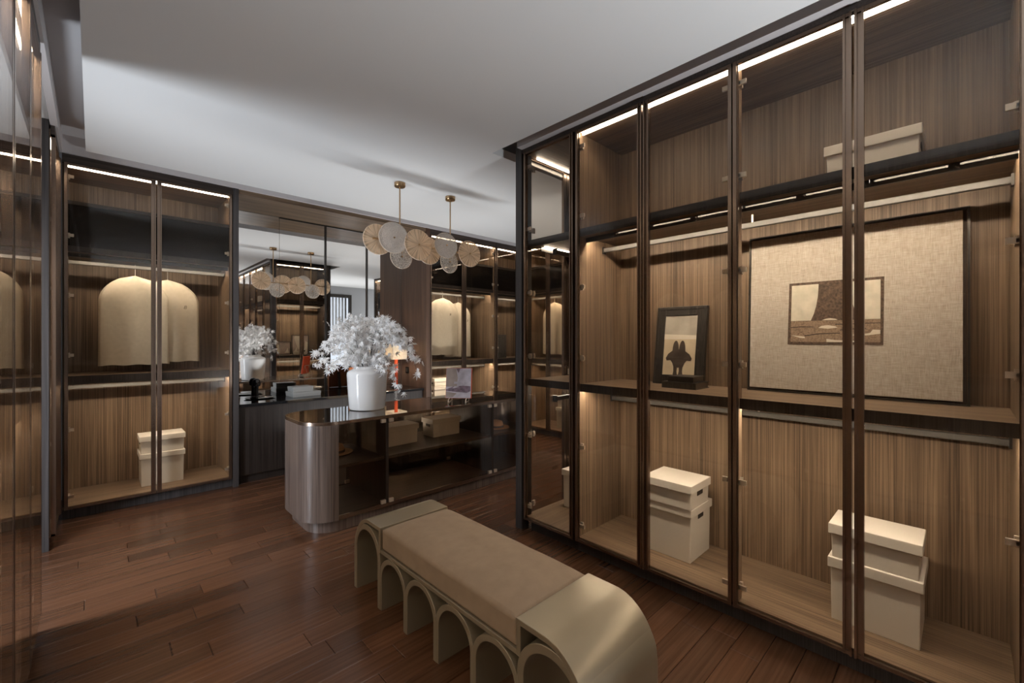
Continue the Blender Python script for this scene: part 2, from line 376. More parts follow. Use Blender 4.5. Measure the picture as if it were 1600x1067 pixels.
# far room seen in the mirror: grey wall with a glazed door behind blinds
fw = MB().box(3.19, 4.22, -0.8, -0.65, 0, SZ).box(4.85, 6.6, -0.8, -0.65, 0, SZ).box(4.22, 4.85, -0.8, -0.65, 2.5, SZ)
struct('wall_far', fw, 'wall')
struct('wall_right', B(6.5, 6.6, -0.65, 5.3, 0, SZ), 'wall')
d1 = struct('door_1', MB().box(4.22, 4.28, -0.72, -0.63, 0, 2.5).box(4.79, 4.85, -0.72, -0.63, 0, 2.5).box(4.28, 4.79, -0.72, -0.63, 2.42, 2.5).box(4.28, 4.79, -0.72, -0.63, 0, 0.06), 'darkmetal')
obj('pane', B(4.28, 4.79, -0.70, -0.694, .06, 2.42), 'clear', d1)
for i in range(6): obj('slat', B(4.30 + i * 0.082, 4.35 + i * 0.082, -0.745, -0.74, 1.6, 2.42), 'blind', d1)

# ------------------------------------------------------------------ glazed wardrobes
class Fr:
    """wardrobe frame: u runs along the front, n points out into the room"""
    def __init__(s, o, u, n): s.o = o; s.u = u; s.n = n
    def b(s, mb, u0, u1, n0, n1, z0, z1):
        p = [(s.o[0] + s.u[0] * u + s.n[0] * n, s.o[1] + s.u[1] * u + s.n[1] * n) for u, n in ((u0, n0), (u1, n1))]
        return mb.box(p[0][0], p[1][0], p[0][1], p[1][1], z0, z1)
    def B(s, *a): return s.b(MB(), *a)
    def p(s, u, n, z): return (s.o[0] + s.u[0] * u + s.n[0] * n, s.o[1] + s.u[1] * u + s.n[1] * n, z)
    def along(s): return 'wx' if s.u[0] else 'wy'
    def across(s): return 'wy' if s.u[0] else 'wx'
DZ0, DZ1 = 0.08, 2.665
HZ = (0.17, 0.67, 1.23, 1.68, 2.13, 2.57)
def hinge_mesh(F, u, sgn, z):
    """clip hinge on the glass edge: a cup plate, an arm and a cross bar"""
    mb = MB()
    F.b(mb, u - 0.006, u + 0.006, -0.058, -0.024, z - 0.007, z + 0.007)
    F.b(mb, u - sgn * 0.008, u + sgn * 0.030, -0.034, -0.024, z - 0.011, z + 0.011)
    F.b(mb, u - 0.009, u + 0.009, -0.052, -0.040, z - 0.019, z + 0.019)
    return mb
def door(F, u0, u1, hinge, parent, z0=DZ0, z1=DZ1, hz=HZ, g='glass', flush=False):
    """glass door in a slim bronze frame; the closing stile carries a ribbed pull profile"""
    d = obj('door', F.B(u0 + 0.001, u1 - 0.001, -0.022, -0.002, z0, z0 + 0.014), 'bronze', parent)
    obj('rail', F.B(u0 + 0.001, u1 - 0.001, -0.022, -0.002, z1 - 0.014, z1), 'bronze', d)
    for e, s in ((u0, 1), (u1, -1)):
        if flush: mb = F.B(e + s * 0.002, e + s * 0.026, -0.022, 0, z0, z1)
        elif (e == u0) == (hinge == 0):       # hinge side
            mb = F.B(e + s * 0.001, e + s * 0.017, -0.022, 0, z0, z1); F.b(mb, e + s * 0.017, e + s * 0.021, -0.022, -0.012, z0, z1)
        else:
            mb = F.B(e + s * 0.002, e + s * 0.010, -0.022, 0.006, z0, z1)
            F.b(mb, e + s * 0.010, e + s * 0.024, -0.022, -0.008, z0, z1); F.b(mb, e + s * 0.024, e + s * 0.032, -0.022, 0.002, z0, z1)
        obj('stile', mb, 'bronze', d)
    gn = -0.0045 if flush else -0.016
    obj('glass_pane', F.B(u0 + 0.018, u1 - 0.018, gn, gn + 0.004, z0 + 0.012, z1 - 0.012), g, d)
    hu, s = (u0 + 0.022, 1) if hinge == 0 else (u1 - 0.022, -1)
    for z in hz: obj('hinge', hinge_mesh(F, hu, s, z), 'chrome', d)
    return d
def rod(F, u0, u1, n, z, parent):
    r = obj('hanging_rod', F.B(u0, u1, n - 0.011, n + 0.011, z - 0.014, z + 0.014), 'rod', parent, bev=0.004)
    for u in (u0, u1):
        s = 1 if u == u0 else -1
        obj('rod_bracket', F.B(u, u + s * 0.008, n - 0.018, n + 0.018, z - 0.022, z + 0.022), 'darkmetal', r)
    return r
def led(F, u0, u1, n, z, parent, soft=False, rail=True):
    if z > 2.5 and rail: obj('led_strip', F.B(u0, u1, -0.038, -0.026, z + 0.0045, z + 0.008), 'led3', parent)  # unseen strip behind the rail, added to brighten the top compartment
    if z > 2.5: return obj('led_strip', F.B(u0, u1, n - 0.005, n + 0.005, z - 0.006, z + 0.007), 'led', parent)
    return obj('led_strip', F.B(u0, u1, n - 0.010, n + 0.010, z - 0.001, z + 0.006), 'led2b' if soft else 'led2', parent)
def wardrobe(label, F, w, depth, doors, shelves, rods, leds, sides=(1, 1), posts=(), name='wardrobe', support=None, flush=False):
    t = thing(name, label, 'wardrobe', F.p(w / 2, -depth / 2, 0))
    obj('back_panel', F.B(0, w, -depth - 0.018, -depth, 0.08, 2.70), 'wz', t)
    if sides[0]: obj('side_panel', F.B(0, 0.02, -depth, -0.024, 0.10, 2.66), 'wz', t)
    if sides[1]: obj('side_panel', F.B(w - 0.02, w, -depth, -0.024, 0.10, 2.66), 'wz', t)
    for u in posts: obj('middle_post', F.B(u - 0.02, u + 0.02, -0.07, -0.024, 0.10, 2.66), 'wz', t)
    obj('top_panel', F.B(0, w, -depth, -0.024, 2.66, 2.70), F.along(), t)
    obj('fascia', F.B(0, w, -0.024, -0.004, 2.668, 2.735), 'dx', t)
    obj('bottom_panel', F.B(0, w, -depth, -0.024, 0.078, 0.10), F.along(), t)
    obj('plinth', F.B(0, w, -0.075, -0.05, 0, 0.078), 'pz', t)
    for z0, z1 in shelves:
        sh = obj('shelf', F.B(0.021, w - 0.021, -depth, -0.045, z0, z1), F.along(), t)
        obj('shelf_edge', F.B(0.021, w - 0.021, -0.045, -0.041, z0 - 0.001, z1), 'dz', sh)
        for n, z in leds:
            if abs(z - z0) < 0.02 and z > 1.5: obj('light_apron', F.B(0.021, w - 0.021, n + 0.012, n + 0.022, z0 - 0.030, z0), 'darkmetal', sh)
            elif abs(z - z0) < 0.02 and len(shelves) == 3: obj('light_apron', F.B(0.021, w - 0.021, n + 0.012, n + 0.022, z0 - 0.016, z0), 'darkmetal', sh)
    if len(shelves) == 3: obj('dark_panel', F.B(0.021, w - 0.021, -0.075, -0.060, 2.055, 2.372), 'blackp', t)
    for n, z in rods:
        r = rod(F, 0.021, w - 0.021, n, z, t)
        if support is not None:
            for u in support:
                zz = min(a for a, b in shelves if a > z)
                obj('rod_hanger', F.B(u - 0.004, u + 0.004, n - 0.004, n + 0.004, z, zz), 'chrome', r)
    for n, z in leds: led(F, 0.03, w - 0.03, n, z, t, len(shelves) == 3 and z > 1.5)
    for a in doors: door(F, *a, t, flush=flush)
    return t
# right hand wardrobe, the long one beside the camera (faces -x)
FR = Fr((2.19, 1.715), (0, -1), (-1, 0))
SH_R = [(1.018, 1.067), (2.003, 2.052)]
RODS_R = [(-0.30, 1.948), (-0.40, 0.945)]
LEDS_R = [(-0.055, 2.654), (-0.125, 1.998), (-0.075, 1.0184)]
wardrobe('long glass-fronted walnut wardrobe on the right holding the big linen picture', FR, 1.865, 0.52,
         [(0.012, 0.478, 0), (0.482, 0.946, 1), (0.950, 1.404, 0), (1.408, 1.862, 1)], SH_R, RODS_R, LEDS_R, posts=(0.948,), support=(0.945,))
FR2 = Fr((2.19, -0.152), (0, -1), (-1, 0))
wardrobe('glass-fronted walnut wardrobe cut off by the right edge of the picture', FR2, 0.94, 0.52,
         [(0.004, 0.468, 0), (0.472, 0.936, 1)], SH_R, RODS_R, LEDS_R)
# end wardrobe (faces +y), its side towards us is glass
E = thing('end_wardrobe', 'glass-sided end wardrobe nearest the island, at the corner of the right block', 'wardrobe', (2.69, 1.95, 0))
FE = Fr((2.19, 2.165), (0, -1), (-1, 0))
FD = Fr((3.13, 2.20), (-1, 0), (0, 1))
obj('corner_post', B(2.19, 2.262, 2.178, 2.238, 0, 2.735), 'pz', E)
obj('hinge_post', B(2.215, 2.262, 2.150, 2.178, 0.10, 2.66), 'dz', E)
obj('end_post', B(3.13, 3.19, 1.70, 2.238, 0, 2.735), 'dz', E)
obj('back_panel', B(2.215, 3.13, 1.718, 1.735, 0.08, 2.66), 'wz', E)
obj('bottom_panel', B(2.215, 3.13, 1.735, 2.175, 0.078, 0.10), 'wx', E)
obj('top_panel', B(2.215, 3.13, 1.735, 2.175, 2.66, 2.70), 'wx', E)
obj('fascia', MB().box(2.195, 2.21, 1.715, 2.178, 2.668, 2.735).box(2.262, 3.13, 2.178, 2.20, 2.668, 2.735), 'dx', E)
obj('plinth', MB().box(2.24, 2.262, 1.715, 2.13, 0, 0.078).box(2.262, 3.13, 2.11, 2.13, 0, 0.078), 'dz', E)
for z0, z1 in ((1.022, 1.07), (2.003, 2.052)):
    sh = obj('shelf', B(2.235, 3.125, 1.736, 2.145, z0, z1), 'wx', E)
    obj('shelf_edge', MB().box(2.231, 2.235, 1.736, 2.145, z0 - .001, z1).box(2.231, 3.125, 2.145, 2.149, z0 - .001, z1), 'dz', sh)
for z in (2.654, 2.0, 1.0224): led(FD, 0.04, 0.82, -0.06 if z > 2.5 else -0.14, z, E, rail=False)
obj('light_apron', FD.B(0.02, 0.85, -0.128, -0.118, 1.972, 2.003), 'darkmetal', E)
for z in (1.948, 0.945): rod(FD, 0.02, 0.86, -0.26, z, E)
door(FE, 0.004, 0.448, 0, E)
door(FD, 0.004, 0.432, 0, E); door(FD, 0.436, 0.864, 1, E)

# back wall wardrobes (face -y)
SH_B = [(1.022, 1.072), (2.012, 2.055), (2.372, 2.395)]
RODS_B = [(-0.25, 1.957), (-0.25, 0.972)]
LEDS_B = [(-0.06, 2.654), (-0.125, 2.007), (-0.085, 1.0224)]
F1 = Fr((-0.168, 4.62), (1, 0), (0, -1))
wardrobe('double glass-door wardrobe at the left of the back wall, left of the mirror niche', F1, 1.086, 0.55,
         [(0.010, 0.541, 0), (0.545, 1.078, 1)], SH_B, RODS_B, LEDS_B)
F2 = Fr((3.03, 4.62), (1, 0), (0, -1))
wardrobe('glass-door wardrobe right of the niche, behind the long island', F2, 1.105, 0.55,
         [(0.004, 0.529, 0), (0.533, 1.101, 1)], SH_B, RODS_B, LEDS_B)
F3 = Fr((4.14, 4.62), (1, 0), (0, -1))
wardrobe('corner wardrobe with a speckled black box on its shelf, far right of the back wall', F3, 1.0, 0.55,
         [(0.004, 0.42, 0)], SH_B, RODS_B, LEDS_B)
# far right run (faces -x), seen through the end wardrobe
for i, lab in enumerate(('far wardrobe seen through the glass end wardrobe, in the back right corner',
                         'second far wardrobe along the right wall, behind the end wardrobe',
                         'third far wardrobe along the right wall, reflected at the right of the mirror')):
    Fk = Fr((4.56, 4.575 - i * 1.105), (0, -1), (-1, 0))
    wardrobe(lab, Fk, 1.10, 0.55, [(0.004, 0.548, 0), (0.552, 1.096, 1)], SH_B, RODS_B, LEDS_B)
obj('tall_end_panel', B(4.56, 5.13, 1.215, 1.26, 0, 2.735), 'dz'); setp(bpy.data.objects['tall_end_panel'], 'dark wood end panel closing the far right run of wardrobes', 'panel')
# left run (faces +x), grazing the camera
for i, lab in enumerate(('tall glass wardrobe at the left edge, nearest the passage opening',
                         'tall glass wardrobe at the left edge, second from the passage opening',
                         'tall glass wardrobe on the left beside the camera', 'tall glass wardrobe on the left behind the camera')):
    Fk = Fr((-0.173, 2.968 - i * 0.972), (0, -1), (1, 0))
    wardrobe(lab, Fk, 0.968, 0.55, [(0.003, 0.482, 0), (0.486, 0.965, 1)], SH_B[:2], RODS_B, LEDS_B, flush=True)
FC = Fr((-0.175, 4.565), (0, -1), (1, 0))
wardrobe('narrow corner wardrobe between the passage opening and the back wall', FC, 0.50, 0.5, [(0.003, 0.497, 1)], SH_B[:2], RODS_B, LEDS_B)
cp = obj('passage_jamb', B(-0.74, -0.205, 4.04, 4.062, 0, 2.75), 'pz'); setp(cp, 'dark wood jamb panel at the far side of the passage opening', 'panel')

# ------------------------------------------------------------------ mirror niche
post = obj('niche_post', B(0.918, 0.962, 4.62, 5.22, 0, 2.735), 'pz'); setp(post, 'dark upright panel between the left wardrobe and the mirror niche', 'panel')
post = obj('niche_side_panel', B(2.972, 3.028, 4.62, 5.22, 0, 2.735), 'wr'); setp(post, 'walnut side panel at the right of the mirror niche, with the socket', 'panel')
so = obj('niche_soffit', B(0.962, 2.972, 4.63, 5.22, 2.69, 2.735), 'wx'); setp(so, 'brown wood soffit over the mirror niche', 'panel')
mi = thing('wall_mirror', 'tall panelled mirror covering the back of the niche above the counter', 'mirror', (1.97, 5.23, 0.75))
xs = [0.962, 1.473, 1.97, 2.481, 2.972]
for i in range(4): obj('mirror_panel', B(xs[i] + 0.001, xs[i + 1] - 0.001, 5.222 - (0.002 if i in (1, 2) else 0), 5.24, 0.746, 2.688), 'mirror', mi)
for x in (1.97, 2.481): obj('mirror_strip', B(x - 0.009, x + 0.009, 5.206, 5.222, 0.746, 2.688), 'darkmetal', mi)
obj('top_strip', B(1.473, 2.481, 5.208, 5.220, 2.676, 2.689), 'darkmetal', mi)
vc = thing('vanity_cabinet', 'dark wood cabinet under the mirror counter', 'cabinet', (1.97, 4.9, 0))
vb = obj('body', B(0.964, 2.95, 4.674, 5.2, 0.075, 0.715), 'dz', vc)
obj('plinth', B(0.964, 2.95, 4.70, 4.72, 0, 0.075), 'dz', vc)
ct = obj('vanity_counter', B(0.963, 2.955, 4.645, 5.22, 0.717, 0.745), 'black', bev=0.002); setp(ct, 'black polished stone counter in front of the mirror', 'counter')
sk = thing('wall_socket', 'black wall socket on the walnut niche side panel', 'socket', (2.971, 5.07, 0.947))
obj('plate', B(2.964, 2.9715, 5.03, 5.11, 0.905, 0.989), 'black', sk, bev=0.002)
obj('insert', B(2.961, 2.965, 5.045, 5.095, 0.92, 0.974), 'darkmetal', sk)

# ------------------------------------------------------------------ island
IX0, IX1, IY0, IY1, IZ = 1.03, 3.27, 3.03, 3.69, 0.775
def rrect(x0, x1, y0, y1, r, n=14, corners=(1, 1, 1, 1)):
    pts = []
    for (cx, cy, a0, on) in ((x1 - r, y1 - r, 0, corners[0]), (x0 + r, y1 - r, 90, corners[1]), (x0 + r, y0 + r, 180, corners[2]), (x1 - r, y0 + r, 270, corners[3])):
        for i in range(n + 1):
            a = math.radians(a0 + 90 * i / n); pts.append((cx + r * math.cos(a), cy + r * math.sin(a)))
    return pts
isl = thing('display_island', 'long island cabinet with rounded wood ends and smoked glass front', 'cabinet', ((IX0 + IX1) / 2, (IY0 + IY1) / 2, 0))
R = 0.205
def cshell(x0, x1, y0, y1, side, z0, z1, th=0.02):
    """rounded end cap: half of a rounded rectangle, as a bent panel"""
    outer, inner = [], []
    for k in range(33):
        if k <= 15: a = math.radians(270 - 6 * k); c = (x0 + R, y0 + R)
        else: a = math.radians(180 - 6 * (k - 17) if k > 16 else 180); c = (x0 + R, y1 - R)
        p = (c[0] + R * math.cos(a), c[1] + R * math.sin(a)); q = (c[0] + (R - th) * math.cos(a), c[1] + (R - th) * math.sin(a))
        outer.append(p); inner.append(q)
    if side > 0:
        outer = [(x0 + x1 - p[0], p[1]) for p in outer]; inner = [(x0 + x1 - p[0], p[1]) for p in inner]
    mb = MB(); n = len(outer)
    for z in (z0, z1): mb.v += [(p[0], p[1], z) for p in outer] + [(p[0], p[1], z) for p in inner]
    for k in range(n - 1):
        mb.f += [(k, k + 1, 2 * n + k + 1, 2 * n + k), (n + k, n + k + 1, 3 * n + k + 1, 3 * n + k), (k, k + 1, n + k + 1, n + k), (2 * n + k, 2 * n + k + 1, 3 * n + k + 1, 3 * n + k)]
    for k in (0, n - 1): mb.f.append((k, n + k, 3 * n + k, 2 * n + k))
    return mb
for s in (-1, 1): obj('rounded_end', cshell(IX0, IX1, IY0, IY1, s, 0.085, IZ - 0.022), 'iz', isl, smooth=30)
def ring(o, i, z0, z1):
    mb = MB(); n = len(o)
    for z in (z0, z1): mb.v += [(p[0], p[1], z) for p in o] + [(p[0], p[1], z) for p in i]
    for k in range(n):
        l = (k + 1) % n
        mb.f += [(k, l, 2 * n + l, 2 * n + k), (n + k, n + l, 3 * n + l, 3 * n + k), (k, l, n + l, n + k), (2 * n + k, 2 * n + l, 3 * n + l, 3 * n + k)]
    return mb
obj('top_frame', ring(rrect(IX0, IX1, IY0, IY1, R), rrect(IX0 + .008, IX1 - .008, IY0 + .008, IY1 - .008, R - .008), IZ - 0.022, IZ + 0.001), 'bronze', isl, smooth=30)
obj('glass_top', MB().prism(rrect(IX0 + .009, IX1 - .009, IY0 + .009, IY1 - .009, R - .009), 'z', IZ - 0.02, IZ), glass('island_top_glass', (0.45, 0.40, 0.35), 0.26, 0.7), isl)
obj('plinth', MB().prism(rrect(IX0 + .05, IX1 - .05, IY0 + .03, IY1 - .03, R - .03), 'z', 0, 0.085), 'iz', isl, smooth=30)
obj('base_panel', MB().prism(rrect(IX0 + .021, IX1 - .021, IY0 + .022, IY1 - .022, R - .02), 'z', 0.085, 0.11), 'dx', isl)
obj('shelf', MB().prism(rrect(IX0 + .022, IX1 - .022, IY0 + .03, IY1 - .03, R - .03), 'z', 0.437, 0.458), 'dx', isl)
obj('front_sill', B(IX0 + R, IX1 - R, IY0, IY0 + 0.02, 0.085, 0.114), 'bronze', isl)
obj('back_sill', B(IX0 + R, IX1 - R, IY1 - 0.02, IY1, 0.085, 0.114), 'bronze', isl)
for x in (1.605, 2.668):
    obj('divider', B(x - 0.011, x + 0.011, IY0 + 0.002, IY1 - 0.002, 0.11, IZ - 0.022), 'dz', isl)
def idoor(x0, x1, y0, y1, hinges):
    d = obj('glass_door', B(x0, x1, y0, y1, 0.116, 0.752), 'smoke', isl)
    for x in hinges:
        for z in (0.126, 0.735): obj('hinge', B(x - 0.018, x + 0.018, y0 - 0.008, y1 + 0.008, z - 0.013, z + 0.013), 'chrome', d)
for (y0, y1) in ((IY0 + 0.004, IY0 + 0.010), (IY1 - 0.010, IY1 - 0.004)):
    idoor(IX0 + R + 0.003, 1.592, y0, y1, (1.574,)); idoor(1.618, 2.116, y0, y1, (1.638,))
    idoor(2.119, 2.655, y0, y1, (2.636,)); idoor(2.682, IX1 - R - 0.003, y0, y1, (2.70,))

# ------------------------------------------------------------------ bench
BX0, BX1 = 1.03, 1.435
YA, YB, YC, YD = 2.315, 2.015, 1.05, 0.75     # far end, cushion far, cushion near, near end
ZT, ZTR = 0.41, 0.302
be = thing('arched_bench', 'low olive-taupe bench on a row of arches with a brown suede cushion', 'bench', ((BX0 + BX1) / 2, (YA + YD) / 2, 0))
def arch(y0, y1, ztop, t=0.024, n=26, dx=0.0):
    """stilted arch: two legs and a round head"""
    c = (y0 + y1) / 2; ro = abs(y1 - y0) / 2; ri = ro - t; zs = ztop - ro
    outer = [(y0, 0)] + [(c - ro * math.cos(PI * i / n), zs + ro * math.sin(PI * i / n)) for i in range(n + 1)] + [(y1, 0)]
    inner = [(y0 + t, 0)] + [(c - ri * math.cos(PI * i / n), zs + ri * math.sin(PI * i / n)) for i in range(n + 1)] + [(y1 - t, 0)]
    return MB().band(outer, inner, 'x', BX0 + dx, BX1 - dx)
nar = 4; step = (YB + 0.012 - (YC - 0.012)) / nar
for i in range(nar):
    a = YC - 0.012 + i * step; obj('arch', arch(a - 0.006, a + step + 0.006, ZTR - 0.0185, dx=0.001 * (1 + i % 2)), 'frame', be, smooth=35, bev=0.002)
obj('arch', arch(YB + 0.003, YA - 0.002, ZT - 0.030, 0.03), 'frame', be, smooth=35, bev=0.002)
obj('arch', arch(YD + 0.002, YC - 0.003, ZT - 0.030, 0.03), 'frame', be, smooth=35, bev=0.002)
tr = MB().box(BX0, BX1, YC, YB, ZTR - 0.018, ZTR)
obj('tray', tr, 'frame', be, bev=0.002)
def end_shell(yo, yi):
    s = 1 if yo > yi else -1; t = 0.02; ry, rz = 0.17, 0.21
    outer, inner = [(yo, 0)], [(yo - s * t, 0)]
    for i in range(21):
        a = PI / 2 * i / 20
        outer.append((yo - s * ry + s * ry * math.cos(a), ZT - rz + rz * math.sin(a)))
        inner.append((yo - s * ry + s * (ry - t) * math.cos(a), ZT - rz + (rz - t) * math.sin(a)))
    outer += [(yi, ZT), (yi, ZTR - 0.018)]; inner += [(yi + s * t, ZT - t), (yi + s * t, ZTR - 0.018)]
    return MB().band(outer, inner, 'x', BX0 - 0.001, BX1 + 0.001)
obj('end_shell', end_shell(YA, YB), 'frame', be, smooth=35, bev=0.002)
obj('end_shell', end_shell(YD, YC), 'frame', be, smooth=35, bev=0.002)
cu = MB(); nx, ny = 14, 28
X0, X1, Y0, Y1 = BX0 + 0.004, BX1 - 0.004, YC + 0.004, YB - 0.004
def cz(i, j):
    a = 2 * i / nx - 1; b = 2 * j / ny - 1
    w = 0.0035 * noise.noise((a * 2.2, b * 4.0, 3.1)) + 0.0025 * noise.noise((a * 6, b * 9, 1.7))
    return 0.404 + 0.036 * (1 - a ** 4) * (1 - b ** 8) + w * (1 - a ** 8) * (1 - b ** 8)
for j in range(ny + 1):
    for i in range(nx + 1): cu.v.append((X0 + (X1 - X0) * i / nx, Y0 + (Y1 - Y0) * j / ny, cz(i, j)))
k = len(cu.v)
for j in range(ny + 1):
    for i in range(nx + 1): cu.v.append((X0 + (X1 - X0) * i / nx, Y0 + (Y1 - Y0) * j / ny, ZTR + 0.001))
W1 = nx + 1
for j in range(ny):
    for i in range(nx):
        a = j * W1 + i; cu.f += [(a, a + 1, a + W1 + 1, a + W1), (k + a + W1, k + a + W1 + 1, k + a + 1, k + a)]
for i in range(nx): cu.f += [(i, k + i, k + i + 1, i + 1), (ny * W1 + i + 1, k + ny * W1 + i + 1, k + ny * W1 + i, ny * W1 + i)]
for j in range(ny): cu.f += [((j + 1) * W1, k + (j + 1) * W1, k + j * W1, j * W1), (j * W1 + nx, k + j * W1 + nx, k + (j + 1) * W1 + nx, (j + 1) * W1 + nx)]
cush = obj('cushion', cu, 'suede', be, smooth=60, bev=0.013, seg=4)
pp = [(X0 + .006, Y0 + .006, .398), (X0 + .006, Y1 - .006, .398), (X1 - .006, Y1 - .006, .398), (X1 - .006, Y0 + .006, .398), (X0 + .006, Y0 + .006, .398)]
obj('piping', MB().tube(pp, 0.0035, 6), 'suede', cush)

# ------------------------------------------------------------------ lidded boxes
def storage_box(name, label, w, d, h, loc, rot=0.0, group=None, lid=0.045):
    """w along local x, d along local y; hand holes in the two ends across y"""
    o = thing(name, label, 'box', (0, 0, 0), group)
    bx = MB(); a, b = w / 2 - 0.009, d / 2 - 0.009
    bx.v = [(-a + .003, -b + .003, 0), (a - .003, -b + .003, 0), (a - .003, b - .003, 0), (-a + .003, b - .003, 0), (-a, -b, h - 0.01), (a, -b, h - 0.01), (a, b, h - 0.01), (-a, b, h - 0.01)]
    bx.f = [(3, 2, 1, 0), (4, 5, 6, 7), (0, 1, 5, 4), (1, 2, 6, 5), (2, 3, 7, 6), (3, 0, 4, 7)]
    obj('body', bx, 'box', o, bev=0.003)
    obj('lid', B(-w / 2, w / 2, -d / 2, d / 2, h - lid, h), 'box', o, bev=0.003)
    for s in (-1, 1): obj('handle_slot', B(-0.035, 0.035, s * (b - 0.004), s * (b + 0.0012), h - lid - 0.03, h - lid - 0.006), 'slotm', o)
    o.location = loc; o.rotation_euler = (0, 0, rot)
    return o
G = 'cream lidded storage boxes'
storage_box('storage_box', 'large cream lidded box, bottom of the stack left of the big linen picture', 0.285, 0.30, 0.30, (2.522, 1.195, 0.10))
storage_box('storage_box', 'small cream lidded box, top of the stack left of the big linen picture', 0.265, 0.295, 0.14, (2.495, 1.185, 0.40))
storage_box('storage_box', 'large cream lidded box, bottom of the stack below the big linen picture', 0.31, 0.315, 0.278, (2.53, 0.269, 0.10))
storage_box('storage_box', 'small cream lidded box, top of the stack below the big linen picture', 0.22, 0.31, 0.15, (2.485, 0.269, 0.378))
storage_box('storage_box', 'flat cream lidded box on the top shelf at upper right', 0.25, 0.335, 0.19, (2.575, 0.287, 2.052))
storage_box('storage_box', 'large cream lidded box, bottom of the stack in the left back wardrobe', 0.31, 0.31, 0.275, (0.435, 4.965, 0.10), PI / 2)
storage_box('storage_box', 'small cream lidded box, top of the stack in the left back wardrobe', 0.24, 0.315, 0.148, (0.435, 4.935, 0.375), PI / 2)
storage_box('storage_box', 'cream lidded box on the floor of the glass end wardrobe', 0.30, 0.28, 0.28, (2.68, 1.955, 0.10), 0)
storage_box('storage_box', 'beige lidded box, lower of two on the end wardrobe shelf', 0.20, 0.14, 0.055, (2.72, 2.04, 1.07), 0)
storage_box('storage_box', 'small beige box, upper of two on the end wardrobe shelf', 0.12, 0.10, 0.05, (2.76, 2.03, 1.125), 0, lid=0.02)
for i, (h, z, ad) in enumerate(((0.34, 0.10, 'lowest'), (0.28, 0.44, 'middle'), (0.105, 0.72, 'topmost'))):
    storage_box('storage_box', 'pale box, %s of the stack behind the framed print on the island' % ad, 0.17, 0.26, h, (3.385, 4.95, z), PI / 2)
storage_box('storage_box', 'large cream box, lower of the pair in the far corner wardrobe', 0.30, 0.30, 0.29, (4.86, 3.86, 0.10))
storage_box('storage_box', 'small cream box, upper of the pair in the far corner wardrobe', 0.26, 0.29, 0.15, (4.86, 3.86, 0.39))
storage_box('storage_box', 'tan lidded box with hand hole, left of the two inside the island', 0.20, 0.31, 0.165, (1.885, 3.385, 0.458), PI / 2 + 0.03)
storage_box('storage_box', 'tan lidded box, right of the two inside the island', 0.20, 0.31, 0.165, (2.365, 3.42, 0.458), PI / 2 - 0.02)
for (x, y, lab) in ((1.36, 3.42, 'tan felt hat lying on the island shelf at its left end'), (2.93, 3.28, 'tan felt hat lying on the island shelf at its right end')):
    h = thing('felt_hat', lab, 'hat', (x, y, 0.458))
    obj('brim', MB().lathe([(0.0005, 0.459), (0.135, 0.464), (0.137, 0.468), (0.075, 0.466), (0.0005, 0.466)], x, y, 36, False), 'straw', h, smooth=40)
    obj('crown', MB().lathe([(0.078, 0.464), (0.072, 0.50), (0.06, 0.525), (0.03, 0.535), (0.0005, 0.53)], x, y, 28, False), 'straw', h, smooth=50)
    obj('band', MB().lathe([(0.0785, 0.468), (0.0765, 0.486)], x, y, 28, False), 'ink2', h, smooth=50)

